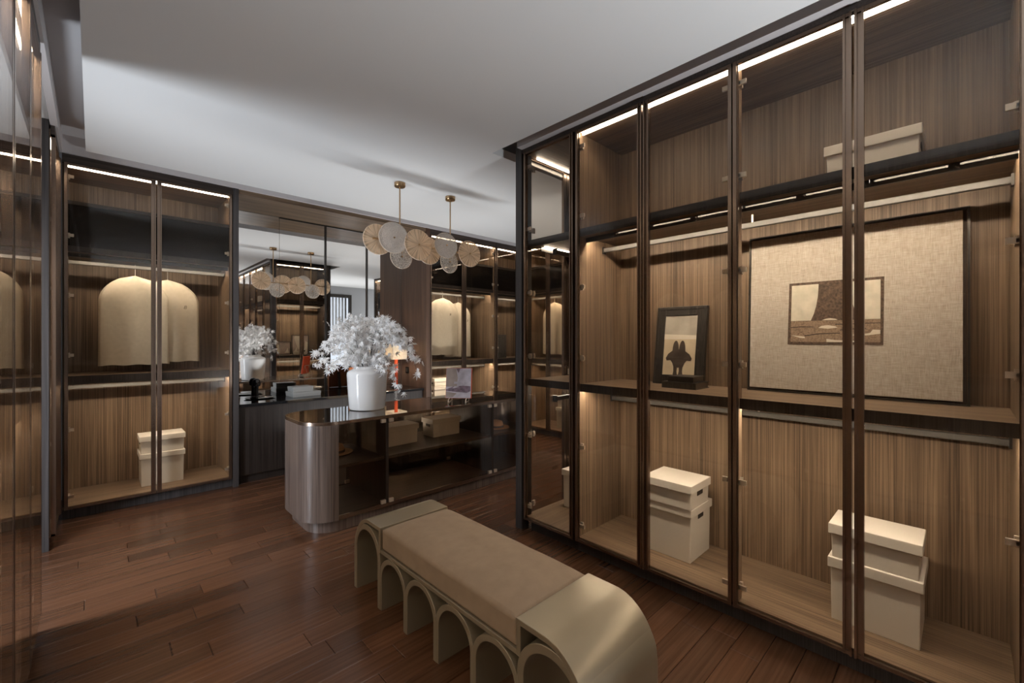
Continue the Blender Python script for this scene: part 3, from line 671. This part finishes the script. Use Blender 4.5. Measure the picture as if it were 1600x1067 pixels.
# ------------------------------------------------------------------ garment bags
def garment_bag(label, cx, cy, zt, w, h, face, emblem=None, seed=0, group=None):
    """face: unit vector (nx, ny) the front looks along; the bag is a puffed two-sided sheet with round shoulders"""
    nx_, ny_ = face; ux, uy = -ny_, nx_
    t = thing('garment_bag', label, 'garment bag', (cx, cy, zt - h), group)
    S, T = 22, 26; mb = MB()
    def pt(i, j, side):
        s = 2 * i / S - 1; q = j / T
        top = 0.27 * h; zz = q * h
        if zz > h - top: f = max(0.0, 1 - ((zz - (h - top)) / top) ** 1.75) ** (1 / 1.75)
        else: f = 1.0
        hw = w / 2 * (f * (0.97 + 0.03 * (1 - q)) + 0.03 * (1 - f))
        uu = s * hw
        puff = 0.038 * max(0.0, 1 - abs(s) ** 3) * (0.4 + 0.6 * f)
        wr = 0.012 * noise.noise((s * 1.7 + seed * 9, q * 2.2, seed)) + 0.006 * noise.noise((s * 5 + seed, q * 6, 4.0)) + 0.008 * math.sin(s * 7 + 2 * q + seed) * (1 - q)
        n = side * puff + wr * (1 - abs(s) ** 6)
        zz2 = zz + 0.004 * math.sin(s * 9 + seed) * (1 - q)
        return (cx + ux * uu + nx_ * n, cy + uy * uu + ny_ * n, zt - h + zz2)
    for side in (1, -1):
        b = len(mb.v)
        for j in range(T + 1):
            for i in range(S + 1): mb.v.append(pt(i, j, side))
        for j in range(T):
            for i in range(S):
                a = b + j * (S + 1) + i; mb.f.append((a, a + 1, a + S + 2, a + S + 1))
    bm_ = obj('cover', mb, 'bag', t, smooth=60)
    me = bm_.data; bm = bmesh.new(); bm.from_mesh(me); bmesh.ops.remove_doubles(bm, verts=bm.verts, dist=0.0008)
    bmesh.ops.recalc_face_normals(bm, faces=bm.faces); bm.to_mesh(me); bm.free()
    for p in me.polygons: p.use_smooth = True
    hk = [(cx, cy, zt - 0.01), (cx, cy, zt + 0.05)] + [(cx - nx_ * 0.022 + nx_ * 0.022 * math.cos(a), cy - ny_ * 0.022 + ny_ * 0.022 * math.cos(a), zt + 0.075 + 0.022 * math.sin(a)) for a in [PI * k / 8 - 0.2 for k in range(9)]]
    obj('hanger_hook', MB().tube(hk, 0.0025, 6), 'chrome', t)
    if emblem:
        eu, ez = emblem
        cv = bpy.data.curves.new('emblem', 'FONT'); cv.body = 'B'; cv.size = 0.042; cv.shear = 0.25; cv.extrude = 0.0006; cv.align_x = 'CENTER'
        cv.materials.append(M['emblem'])
        tmp = bpy.data.objects.new('glyph', cv); COL.objects.link(tmp)
        dg = bpy.context.evaluated_depsgraph_get(); me2 = bpy.data.meshes.new_from_object(tmp.evaluated_get(dg))
        bpy.data.objects.remove(tmp); bpy.data.curves.remove(cv)
        e = bpy.data.objects.new('emblem', me2); COL.objects.link(e); e.parent = bm_; ORG[e] = Vector((0, 0, 0))
        k = 0.048
        e.location = (ux * eu + nx_ * k, uy * eu + ny_ * k, ez - (zt - h))
        e.rotation_euler = (PI / 2, 0, math.atan2(uy, ux))
    return t
garment_bag('cream garment bag hanging at the left of the left back wardrobe', 0.255, 4.87, 1.885, 0.46, 0.75, (0, -1), None, 1)
garment_bag('cream garment bag with a small emblem, right one in the left back wardrobe', 0.478, 4.945, 1.88, 0.47, 0.73, (0, -1), (0.12, 1.625), 2)
garment_bag('cream garment bag hanging at the left of the wardrobe behind the island', 3.385, 4.865, 1.902, 0.52, 0.76, (0, -1), (0.09, 1.67), 3)
garment_bag('cream garment bag partly hidden by the door frame in the wardrobe behind the island', 3.70, 4.945, 1.868, 0.46, 0.76, (0, -1), (0.13, 1.60), 4)
garment_bag('cream garment bag seen through the glass end wardrobe in the far corner', 4.82, 4.12, 1.885, 0.46, 0.75, (-1, 0), None, 5)
garment_bag('cream garment bag in the left wardrobe nearest the passage opening', -0.42, 2.36, 1.885, 0.46, 0.75, (1, 0), None, 6)
garment_bag('cream garment bag in the second left wardrobe', -0.42, 1.70, 1.885, 0.46, 0.75, (1, 0), None, 7)

# ------------------------------------------------------------------ pictures in the right wardrobe
def lean(o, pivot, ang):
    """tilt a thing about its bottom edge, which runs along y"""
    o.location = pivot; o.rotation_euler = (0, ang, 0)
def poly(pts, y0, z0, x0, x1):
    return MB().prism([(y0 - p[0], z0 + p[1]) for p in pts], 'x', x0, x1)
# big linen picture: local frame, bottom front edge at x=0, left edge (as seen) at y=0, going to -y
big = thing('linen_picture', 'big linen-covered picture with a small landscape print, leaning on the right shelf', 'picture', (0, 0, 0))
PW, PH = 0.862, 0.85
obj('backing', B(0.012, 0.022, -PW + 0.01, -0.01, 0.01, PH - 0.01), 'ink2', big)
for a in ((0, 0.026, -0.008, 0, 0, PH), (0, 0.026, -PW, -PW + 0.008, 0, PH), (0, 0.026, -PW + 0.008, -0.008, 0, 0.008), (0, 0.026, -PW + 0.008, -0.008, PH - 0.008, PH)):
    obj('frame_rail', B(*a), 'darkmetal', big)
obj('canvas', B(-0.001, 0.016, -PW + 0.022, -0.012, 0.018, PH - 0.016), 'linen', big)
pr = obj('print', poly([(0.195, 0.255), (0.583, 0.255), (0.585, 0.577), (0.200, 0.577)], 0, 0, -0.003, -0.0005), 'ink', big)
PX = -0.0045
def pp_(name, mat, pts, lay=0): obj(name, poly(pts, 0, 0, PX - 0.0006 * lay, -0.003 - 0.0006 * (lay - 1) if lay else -0.002), mat, pr)
pp_('sky', 'sky', [(0.210, 0.378), (0.572, 0.378), (0.572, 0.564), (0.212, 0.564)])
pp_('rock', 'ink', [(0.298, 0.378), (0.310, 0.41), (0.320, 0.45), (0.327, 0.50), (0.330, 0.564), (0.452, 0.564), (0.462, 0.48), (0.480, 0.41), (0.500, 0.378)], 1)
pp_('beach', 'sand', [(0.209, 0.268), (0.572, 0.268), (0.572, 0.376), (0.210, 0.376)])
pp_('pool', 'paper', [(0.330, 0.340), (0.345, 0.35), (0.37, 0.353), (0.40, 0.347), (0.41, 0.34), (0.37, 0.335)], 1)
pp_('pool', 'paper', [(0.209, 0.304), (0.25, 0.298), (0.272, 0.296), (0.272, 0.287), (0.25, 0.29)], 1)
pp_('pool', 'paper', [(0.425, 0.302), (0.50, 0.306), (0.535, 0.312), (0.545, 0.328), (0.572, 0.326), (0.572, 0.308), (0.52, 0.300)], 1)
pp_('pool', 'paper', [(0.345, 0.378), (0.36, 0.385), (0.38, 0.388), (0.40, 0.384), (0.41, 0.378)], 2)
pp_('pool', 'paper', [(0.365, 0.268), (0.365, 0.284), (0.40, 0.278), (0.46, 0.276), (0.52, 0.270), (0.50, 0.268)], 1)
pp_('tide_line', 'ink2', [(0.209, 0.345), (0.26, 0.349), (0.31, 0.346), (0.31, 0.343), (0.26, 0.345), (0.209, 0.341)], 1)
pp_('tide_line', 'ink2', [(0.27, 0.302), (0.33, 0.312), (0.42, 0.315), (0.42, 0.311), (0.33, 0.307), (0.27, 0.297)], 1)
pp_('tide_line', 'ink2', [(0.40, 0.358), (0.572, 0.361), (0.572, 0.358), (0.40, 0.354)], 1)
pp_('tide_line', 'ink2', [(0.42, 0.33), (0.51, 0.337), (0.535, 0.325), (0.51, 0.333), (0.42, 0.326)], 1)
lean(big, (2.643, 0.845, 1.068), math.atan2(0.038, PH))
# black framed picture
bf = thing('black_framed_picture', 'black wide-framed picture of a dark figure on sand, leaning on the shelf', 'picture', (0, 0, 0))
FW, FH = 0.325, 0.495
obj('photo', B(0.006, 0.012, -FW + 0.05, -0.05, 0.05, FH - 0.05), 'sand2', bf)
ph = [c for c in bf.children][0]
mw = 0.060
for a in ((0, 0.024, -mw, 0, 0, FH), (0, 0.024, -FW, -FW + mw, 0, FH), (0, 0.024, -FW + mw, -mw, 0, mw), (0, 0.024, -FW + mw, -mw, FH - mw, FH)):
    obj('frame_rail', B(*a), 'blackwood', bf, bev=0.004)
for a in ((-0.004, 0.0, -0.02, -0.004, 0.004, FH - 0.004), (-0.004, 0.0, -FW + 0.004, -FW + 0.02, 0.004, FH - 0.004), (-0.004, 0, -FW + .02, -0.02, FH - 0.02, FH - 0.004)):
    obj('outer_moulding', B(*a), 'blackwood', bf, bev=0.001)
def fp(name, mat, pts, x=0.0045): obj(name, poly(pts, 0, 0, x, 0.007), mat, ph)
fp('haze', 'skin_sky', [(0.06, 0.29), (0.265, 0.29), (0.265, 0.435), (0.06, 0.435)])
fp('surf', 'paper', [(0.06, 0.285), (0.265, 0.285), (0.265, 0.31), (0.06, 0.318)], 0.004)
def ell(cx, cz, rx, rz, n=20): return [(cx + rx * math.cos(2 * PI * k / n), cz + rz * math.sin(2 * PI * k / n)) for k in range(n)]
for cx in (0.139, 0.181): fp('silhouette', 'ink2', ell(cx, 0.215, 0.020, 0.062), 0.0035)
fp('silhouette', 'ink2', [(0.078, 0.165), (0.092, 0.192), (0.118, 0.212), (0.15, 0.222), (0.17, 0.222), (0.20, 0.212), (0.228, 0.192), (0.244, 0.165), (0.238, 0.150), (0.212, 0.152), (0.20, 0.135), (0.19, 0.110), (0.172, 0.112), (0.16, 0.105), (0.148, 0.112), (0.132, 0.110), (0.122, 0.135), (0.11, 0.152), (0.084, 0.150)], 0.0035)
for cx in (0.143, 0.178): fp('silhouette', 'ink2', [(cx - .012, .12), (cx + .012, .12), (cx + .010, .085), (cx + .014, .062), (cx, .057), (cx - .014, .062), (cx - .010, .085)], 0.0035)
lean(bf, (2.607, 1.400, 1.068), math.atan2(0.072, FH))
# two dark books in front of it
def book(label, x0, x1, y0, y1, z0, z1):
    t = thing('dark_book', label, 'book', ((x0 + x1) / 2, (y0 + y1) / 2, z0))
    mb = MB().box(x0, x1, y0, y1, z0, z0 + .004).box(x0, x1, y0, y1, z1 - .004, z1).box(x0, x0 + .004, y0, y1, z0 + .004, z1 - .004)
    obj('cover', mb, 'blackwood', t, bev=0.001)
    obj('page_block', B(x0 + .005, x1 - .006, y0 + .005, y1 - .005, z0 + .004, z1 - .004), 'darkmetal', t)
    return t
book('thick dark book, lower of two in front of the black framed picture', 2.41, 2.595, 1.035, 1.235, 1.067, 1.104)
book('thinner dark book, upper of two in front of the black framed picture', 2.425, 2.58, 1.055, 1.205, 1.104, 1.136)

# pictures in the end wardrobe (seen in the mirror)
for (x0, w, h, lab, shp) in ((2.80, 0.30, 0.36, 'framed picture with cream torn-paper shapes on the end wardrobe shelf, reflected in the mirror', 0), (2.50, 0.26, 0.24, 'smaller dark framed picture on the end wardrobe shelf, reflected in the mirror', 1)):
    t = thing('framed_collage', lab, 'picture', (x0, 1.80, 1.07))
    obj('panel', B(x0 - w / 2, x0 + w / 2, 1.778, 1.792, 1.07, 1.07 + h), 'dusk', t)
    mb = MB()
    for a in ((x0 - w / 2, x0 - w / 2 + .012), (x0 + w / 2 - .012, x0 + w / 2)): mb.box(a[0], a[1], 1.790, 1.80, 1.07, 1.07 + h)
    mb.box(x0 - w / 2, x0 + w / 2, 1.790, 1.80, 1.07, 1.082).box(x0 - w / 2, x0 + w / 2, 1.790, 1.80, 1.058 + h, 1.07 + h)
    obj('frame', mb, 'blackwood', t)
    if shp == 0:
        for pts in ([(-.02, .03), (.06, .03), (.05, .34), (-.10, .34), (-.11, .30)], [(.08, .05), (.12, .03), (.13, .22), (.09, .25)], [(-.13, .02), (-.05, .02), (-.06, .14)]):
            obj('paper_shape', MB().prism([(x0 + p[0], 1.07 + p[1]) for p in pts], 'y', 1.792, 1.796), 'paper', t)
    else:
        for pts in ([(-.10, .03), (-.05, .03), (-.06, .17), (-.09, .19)], [(.03, .03), (.10, .03), (.08, .12)]):
            obj('paper_shape', MB().prism([(x0 + p[0], 1.07 + p[1]) for p in pts], 'y', 1.792, 1.796), 'paper', t)
sb = obj('speckled_box', B(4.33, 4.50, 4.80, 4.95, 1.072, 1.42), 'speck', bev=0.004); setp(sb, 'tall speckled black box standing in the corner wardrobe', 'box')

# ------------------------------------------------------------------ on the island
VX, VY = 1.635, 3.43
va = thing('white_vase', 'large white glazed vase standing on the island', 'vase', (VX, VY, IZ))
prof = [(0.0005, IZ + .002), (0.128, IZ + .002), (0.138, IZ + 0.006), (0.142, IZ + 0.02), (0.150, IZ + 0.12), (0.157, IZ + 0.24), (0.160, IZ + 0.285), (0.157, IZ + 0.303), (0.146, IZ + 0.316), (0.122, IZ + 0.326), (0.108, IZ + 0.332), (0.102, IZ + 0.340), (0.102, IZ + 0.352),
        (0.095, IZ + 0.355), (0.088, IZ + 0.350), (0.088, IZ + 0.30), (0.10, IZ + 0.26), (0.10, IZ + 0.05), (0.0005, IZ + 0.05)]
obj('body', MB().lathe(prof, VX, VY, 56, False), 'china', va, smooth=50)
bo = thing('branch_bouquet', 'bouquet of white maple-leaf branches standing in the white vase', 'bouquet', (VX, VY, IZ + 0.34))
leaf_mb = MB(); lob = []
for k in range(7):
    a = math.radians(-135 + 45 * k); L = (0.55, 0.72, 0.92, 1.0, 0.92, 0.72, 0.55)[k]
    lob.append((a - 0.20, L * 0.50)); lob.append((a, L)); lob.append((a + 0.20, L * 0.50))
    lob.append((a + 0.39, 0.17))
LS = 0.042
leaf_mb.v = [(0, 0, 0.004)] + [(LS * r * math.sin(a), LS * r * math.cos(a) + 0.008, -0.010 * r * r) for a, r in lob] + [(0, -0.012, -0.002)]
nl = len(lob)
leaf_mb.f = [(0, i + 1, i + 2) for i in range(nl)] + [(0, nl + 1, 1)]
leaf_me = bpy.data.meshes.new('leaf'); leaf_me.from_pydata(leaf_mb.v, [], leaf_mb.f); leaf_me.materials.append(M['leafw'])
rb = random.Random(3)
nleaf = 0; more = MB()
from mathutils import Euler, Matrix
def add_leaf(pos, scale, branch, droop):
    global nleaf
    e = Euler((PI / 2 + rb.gauss(0.15, 0.65) + droop * 0.5, rb.gauss(PI, 0.7), rb.gauss(-0.77 if rb.random() < 0.6 else 2.3, 0.8)))
    if nleaf < 296 and scale > 0.95:
        l = bpy.data.objects.new('leaf', leaf_me); COL.objects.link(l); l.parent = branch
        l.location = pos - ORG[branch]; l.rotation_euler = e; l.scale = (scale,) * 3; nleaf += 1
    else:
        m_ = Matrix.LocRotScale(pos, e, (scale,) * 3); b = len(more.v)
        more.v += [tuple(m_ @ Vector(v)) for v in leaf_mb.v]; more.f += [tuple(b + i for i in q) for q in leaf_mb.f]
right = Vector((0.7208, -0.6932, 0)); fwd = Vector((0.6932, 0.7208, 0))
# each branch: sideways reach, forward reach, top height, drop of the tip below the vase mouth
SPR = [(-0.40, 0.02, 0.20, 0.02), (-0.34, -0.10, 0.28, 0.10), (-0.28, 0.10, 0.36, 0.22), (-0.22, -0.12, 0.40, 0.26), (-0.16, 0.06, 0.42, 0.33), (-0.10, -0.14, 0.36, 0.22),
       (-0.06, 0.12, 0.42, 0.34), (-0.30, 0.0, 0.12, -0.02), (0.10, 0.05, 0.36, 0.30), (0.18, -0.08, 0.42, 0.34), (0.25, 0.08, 0.40, 0.26), (0.32, -0.05, 0.37, 0.16),
       (0.39, 0.02, 0.34, -0.05), (0.265, -0.10, 0.18, -0.21), (0.16, -0.14, 0.12, -0.02), (0.12, 0.10, 0.28, 0.20), (0.36, 0.10, 0.30, 0.05), (-0.18, 0.14, 0.30, 0.18), (0.02, 0.0, 0.24, 0.20), (-0.12, 0.02, 0.20, 0.10), (-0.05, -0.14, 0.14, 0.03)]
base = Vector((VX, VY, IZ + 0.30))
for (sx, fx, zt, ze) in SPR:
    b0 = base + right * sx * 0.12 + fwd * fx * 0.12
    p1 = base + right * sx * 0.30 + fwd * fx * 0.4 + Vector((0, 0, 0.05 + zt * 0.75))
    p2 = base + right * sx * 0.75 + fwd * fx * 0.8 + Vector((0, 0, 0.05 + zt * 1.12))
    p3 = base + right * sx * 1.05 + fwd * fx * 1.0 + Vector((0, 0, 0.05 + ze))
    pts = []
    for k in range(15):
        t = k / 14; s = 1 - t
        pts.append(b0 * s ** 3 + p1 * 3 * s * s * t + p2 * 3 * s * t * t + p3 * t ** 3)
    br = obj('branch', MB().tube(pts, [0.0032 * (1 - 0.7 * k / 14) for k in range(15)], 6), 'twig', bo, smooth=60)
    for k in range(4, 15):
        t = k / 14
        nadd = 5 if abs(sx) < 0.37 else 4
        for _ in range(nadd):
            spread = 0.055 * (1.25 - 0.8 * t) if ze > 0 else 0.022
            off = Vector((rb.gauss(0, 1), rb.gauss(0, 1), rb.gauss(0, 0.9))) * spread
            add_leaf(pts[k] + off, rb.uniform(0.75, 1.2), br, -0.4 if k > 9 else 0)
obj('small_leaves', more, 'leafw', bo, kind='stuff')

ip = thing('island_print', 'orange-edged framed print of a dusky shore, on a small clear stand on the island', 'picture', (0, 0, 0))
w_, h_ = 0.236, 0.275
ang = 0.25
def loc_box(*a): return B(*a)
obj('panel', loc_box(-w_ / 2, w_ / 2 + 0.003, 0, 0.022, 0.035, 0.035 + h_), 'orange', ip)
obj('print', loc_box(-w_ / 2 + .002, w_ / 2 - .002, -0.002, 0.0, 0.037, 0.033 + h_), 'lilac', ip)
prn = [c for c in ip.children][1]
def py(name, mat, pts, lay=1): obj(name, MB().prism([(p[0] * 0.82, p[1]) for p in pts], 'y', -0.002 - 0.0007 * lay, -0.0015), mat, prn)
py('dusk_sky', 'dusk', [(-.14, .14), (-.02, .14), (-.01, .22), (-.03, .306), (-.14, .306)])
py('cloud_gap', 'violet', [(-.03, .306), (.02, .306), (-.005, .265)], 2)
py('shore', 'violet', [(-.14, .10), (.10, .085), (.135, .10), (.135, .145), (.05, .15), (-.06, .14), (-.14, .115)], 2)
py('foam', 'lilac', [(-.07, .125), (-.04, .145), (.01, .14), (-.03, .128)], 3)
py('dune', 'dusk', [(-.14, .04), (-.06, .045), (-.02, .08), (-.14, .095)], 3)
py('caption_band', 'lilac', [(-.05, .165), (.055, .165), (.055, .185), (-.05, .185)], 3)
st = obj('stand', MB().tube([(-.08, -.05, .003), (-.08, -.03, .03), (-.08, .02, .036), (-.08, .05, .16)], 0.004, 8).tube([(.08, -.05, .003), (.08, -.03, .03), (.08, .02, .036), (.08, .05, .16)], 0.004, 8).tube([(-.08, .05, .16), (.08, .05, .16)], 0.004, 8).tube([(-.08, -.05, .003), (-.08, .10, .003), (-.08, .05, .16)], 0.004, 8).tube([(.08, -.05, .003), (.08, .10, .003), (.08, .05, .16)], 0.004, 8), 'chrome', ip, smooth=50)
ip.location = (2.395, 3.20, IZ + 0.002); ip.rotation_euler = (0, 0, -0.87)
for c in ip.children:
    if c.name.startswith(('panel', 'print')): c.rotation_euler = (-0.13, 0, 0)

# ------------------------------------------------------------------ on the vanity counter
def flat_box(label, x0, x1, y0, y1, z0, z1, rot):
    t = thing('grey_box', label, 'box', (0, 0, 0))
    w, d, h = x1 - x0, y1 - y0, z1 - z0
    obj('tray', B(-w / 2 + .002, w / 2 - .002, -d / 2 + .002, d / 2 - .002, 0, h * 0.5), 'grey_book', t, bev=0.002)
    obj('lid', B(-w / 2, w / 2, -d / 2, d / 2, h * 0.42, h), 'grey_book', t, bev=0.002)
    t.location = ((x0 + x1) / 2, (y0 + y1) / 2, z0); t.rotation_euler = (0, 0, rot)
flat_box('pale grey flat box, lower of two on the counter before the mirror', 1.49, 1.775, 4.83, 5.06, 0.745, 0.795, 0.03)
flat_box('pale grey flat box, upper of two on the counter before the mirror', 1.50, 1.71, 4.87, 5.03, 0.795, 0.848, 0.05)
su = thing('mushroom_sculpture', 'small black mushroom-shaped ornament against the mirror', 'ornament', (1.235, 5.16, 0.746))
obj('stem', MB().lathe([(0.030, 0.746), (0.030, 0.752), (0.020, 0.757), (0.018, 0.80), (0.019, 0.88)], 1.235, 5.16, 20), 'black', su, smooth=40)
obj('cap', MB().lathe([(0.018, 0.855), (0.036, 0.86), (0.041, 0.885), (0.036, 0.915), (0.02, 0.933), (0.0005, 0.938)], 1.235, 5.16, 24, False), 'black', su, smooth=50)
ty = obj('oval_tray', MB(), 'black'); 
bpy.data.objects.remove(ty)
def oval(rx, ry, z, n=36): return [(1.225 + rx * math.cos(2 * PI * k / n), 4.99 + ry * math.sin(2 * PI * k / n), z) for k in range(n)]
tm = MB(); n_ = 36
tm.v = oval(.12, .075, .746) + oval(.145, .095, .755) + oval(.14, .09, .755) + oval(.118, .073, .749)
for r_ in range(3):
    for k in range(n_):
        l = (k + 1) % n_; tm.f.append((r_ * n_ + k, r_ * n_ + l, (r_ + 1) * n_ + l, (r_ + 1) * n_ + k))
tm.f.append(tuple(range(n_))); tm.f.append(tuple(3 * n_ + k for k in range(n_)))
ty = obj('oval_tray', tm, 'black', smooth=40); setp(ty, 'thin black oval tray on the counter below the mirror', 'tray')
fr = thing('leather_frame', 'tan leather photo frame on the counter, its stand reflected in the mirror', 'picture frame', (0, 0, 0))
obj('frame', MB().box(-.12, -.095, -.008, .006, 0, .28).box(.095, .12, -.008, .006, 0, .28).box(-.095, .095, -.008, .006, 0, .025).box(-.095, .095, -.008, .006, .255, .28), 'tan', fr, bev=0.002)
obj('photo', B(-.096, .096, -.004, .0, .024, .256), 'paper', fr)
obj('back_board', B(-.118, .118, .006, .010, .002, .278), 'tan', fr)
bb = [c for c in fr.children][2]
obj('stitching', MB().box(-.085, .085, .010, .0108, .045, .047).box(-.085, .085, .010, .0108, .233, .235).box(-.085, -.083, .010, .0108, .045, .235).box(.083, .085, .010, .0108, .045, .235), 'straw', bb)
obj('stand_leg', MB().prism([(.010, .19), (.016, .19), (.075, .0), (.069, .0)], 'x', -.018, .018), 'ink2', fr)
fr.location = (2.24, 4.93, 0.746); fr.rotation_euler = (-0.0, 0, 0.12)
la = thing('table_lamp', 'table lamp with square crackled white shade and orange stem on the counter', 'lamp', (2.74, 4.95, 0.746))
lx, ly = 2.74, 4.95
obj('base', B(lx - .05, lx + .05, ly - .05, ly + .05, 0.746, 0.756), 'darkmetal', la, bev=0.002)
obj('stem', B(lx - .016, lx + .016, ly - .016, ly + .016, 0.756, 1.13), 'orange', la, bev=0.002)
obj('shade', MB().box(lx - .10, lx + .10, ly - .10, ly - .096, 1.10, 1.335).box(lx - .10, lx + .10, ly + .096, ly + .10, 1.10, 1.335).box(lx - .10, lx - .096, ly - .096, ly + .096, 1.10, 1.335).box(lx + .096, lx + .10, ly - .096, ly + .096, 1.10, 1.335), 'shade', la)
obj('bulb', MB().lathe([(0.0005, 1.13), (0.02, 1.14), (0.028, 1.17), (0.02, 1.20), (0.0005, 1.21)], lx, ly, 16, False), 'glowl', la, smooth=60)

# ------------------------------------------------------------------ pendant lamp
pe = thing('disc_pendant', 'pendant lamp of overlapping amber and clear glass discs over the island', 'lamp', (2.17, 3.384, CZ))
for x in (1.909, 2.441):
    obj('canopy', MB().lathe([(0.0005, CZ), (0.047, CZ), (0.047, CZ - 0.03), (0.044, CZ - 0.034), (0.0005, CZ - 0.034)], x, 3.384, 32, False), 'brass', pe, smooth=40)
    obj('rod', MB().tube([(x, 3.384, CZ - 0.03), (x, 3.384, 2.20)], 0.006, 10), 'brass', pe, smooth=60)
obj('bar', MB().box(1.66, 2.70, 3.377, 3.391, 2.178, 2.192), 'brass', pe)
def disc(x, y, z, r, mat, tilt, yaw):
    """domed pressed-glass plate facing -y with a small brass cap in the middle"""
    mb = MB(); seg = 64
    prof = [(0.0, -0.012), (0.35, -0.010), (0.75, -0.004), (0.93, 0.0), (1.0, -0.004), (1.0, 0.002), (0.93, 0.006), (0.6, 0.002), (0.0, -0.006)]
    rows = []
    for rr, d in prof:
        if rr == 0: rows.append([len(mb.v)]); mb.v.append((0, d, 0)); continue
        rows.append([len(mb.v) + k for k in range(seg)])
        for k in range(seg):
            a = 2 * PI * k / seg; q = r * rr * (1 + 0.006 * math.sin(7 * a))
            mb.v.append((q * math.sin(a), d, q * math.cos(a)))
    for a, b in zip(rows, rows[1:]):
        for k in range(seg):
            l = (k + 1) % seg
            if len(a) == 1: mb.f.append((a[0], b[k], b[l]))
            elif len(b) == 1: mb.f.append((a[k], b[0], a[l]))
            else: mb.f.append((a[k], b[k], b[l], a[l]))
    me = bpy.data.meshes.new('disc'); me.from_pydata(mb.v, [], mb.f)
    bm = bmesh.new(); bm.from_mesh(me); bmesh.ops.recalc_face_normals(bm, faces=bm.faces); bm.to_mesh(me); bm.free()
    for p in me.polygons: p.use_smooth = True
    me.materials.append(M[mat])
    o = bpy.data.objects.new('glass_disc', me); COL.objects.link(o); o.parent = pe
    o.location = Vector((x, y, z)) - ORG[pe]; o.rotation_euler = (tilt, 0, yaw)
    ORG[o] = Vector((0, 0, 0))
    rim = MB().tube([(r * math.sin(2 * PI * k / 48), 0, r * math.cos(2 * PI * k / 48)) for k in range(49)], 0.0028, 6)
    obj('rim', rim, 'rimg', o, smooth=60)
    s = obj('stud', MB().tube([(0, -0.02, 0), (0, 0.0, 0)], 0.007, 10), 'brass', o)
    s2 = obj('arm', MB().tube([(0, 0.0, 0), (0, (3.384 - y), 2.185 - z)], 0.003, 6), 'brass', o)
    return o
for (u_x, y, z, r, mat) in ((1.735, 3.44, 2.195, 0.128, 'amberr'), (1.825, 3.335, 2.205, 0.130, 'frost'), (1.95, 3.43, 2.075, 0.104, 'seed'),
                            (2.055, 3.32, 2.178, 0.135, 'amberr'), (2.225, 3.42, 2.165, 0.125, 'amberr'), (2.352, 3.325, 2.217, 0.118, 'frost'),
                            (2.455, 3.42, 2.09, 0.105, 'seed'), (2.635, 3.335, 2.18, 0.125, 'amberr')):
    disc(u_x, y, z, r, mat, random.uniform(-0.05, 0.05), random.uniform(-0.12, 0.12))

# housings added for the two unseen fill lights (behind the island, and behind the camera)
fu = thing('fill_light_housing', 'long dark trough added around the fill light behind the island', 'lamp', (2.65, 3.95, 0))
obj('trough', MB().box(1.63, 3.67, 3.835, 3.845, 0, 0.31).box(1.63, 3.67, 4.055, 4.065, 0, 0.31).box(1.63, 1.64, 3.845, 4.055, 0, 0.31).box(3.66, 3.67, 3.845, 4.055, 0, 0.31).box(1.64, 3.66, 3.845, 4.055, 0.0, 0.24), 'darkmetal', fu)
fu2 = thing('fill_light_housing', 'square dark housing added under the fill light behind the camera', 'lamp', (2.06, -1.35, 0))
obj('housing', B(1.96, 2.16, -1.45, -1.25, 0, 0.22), 'darkmetal', fu2)
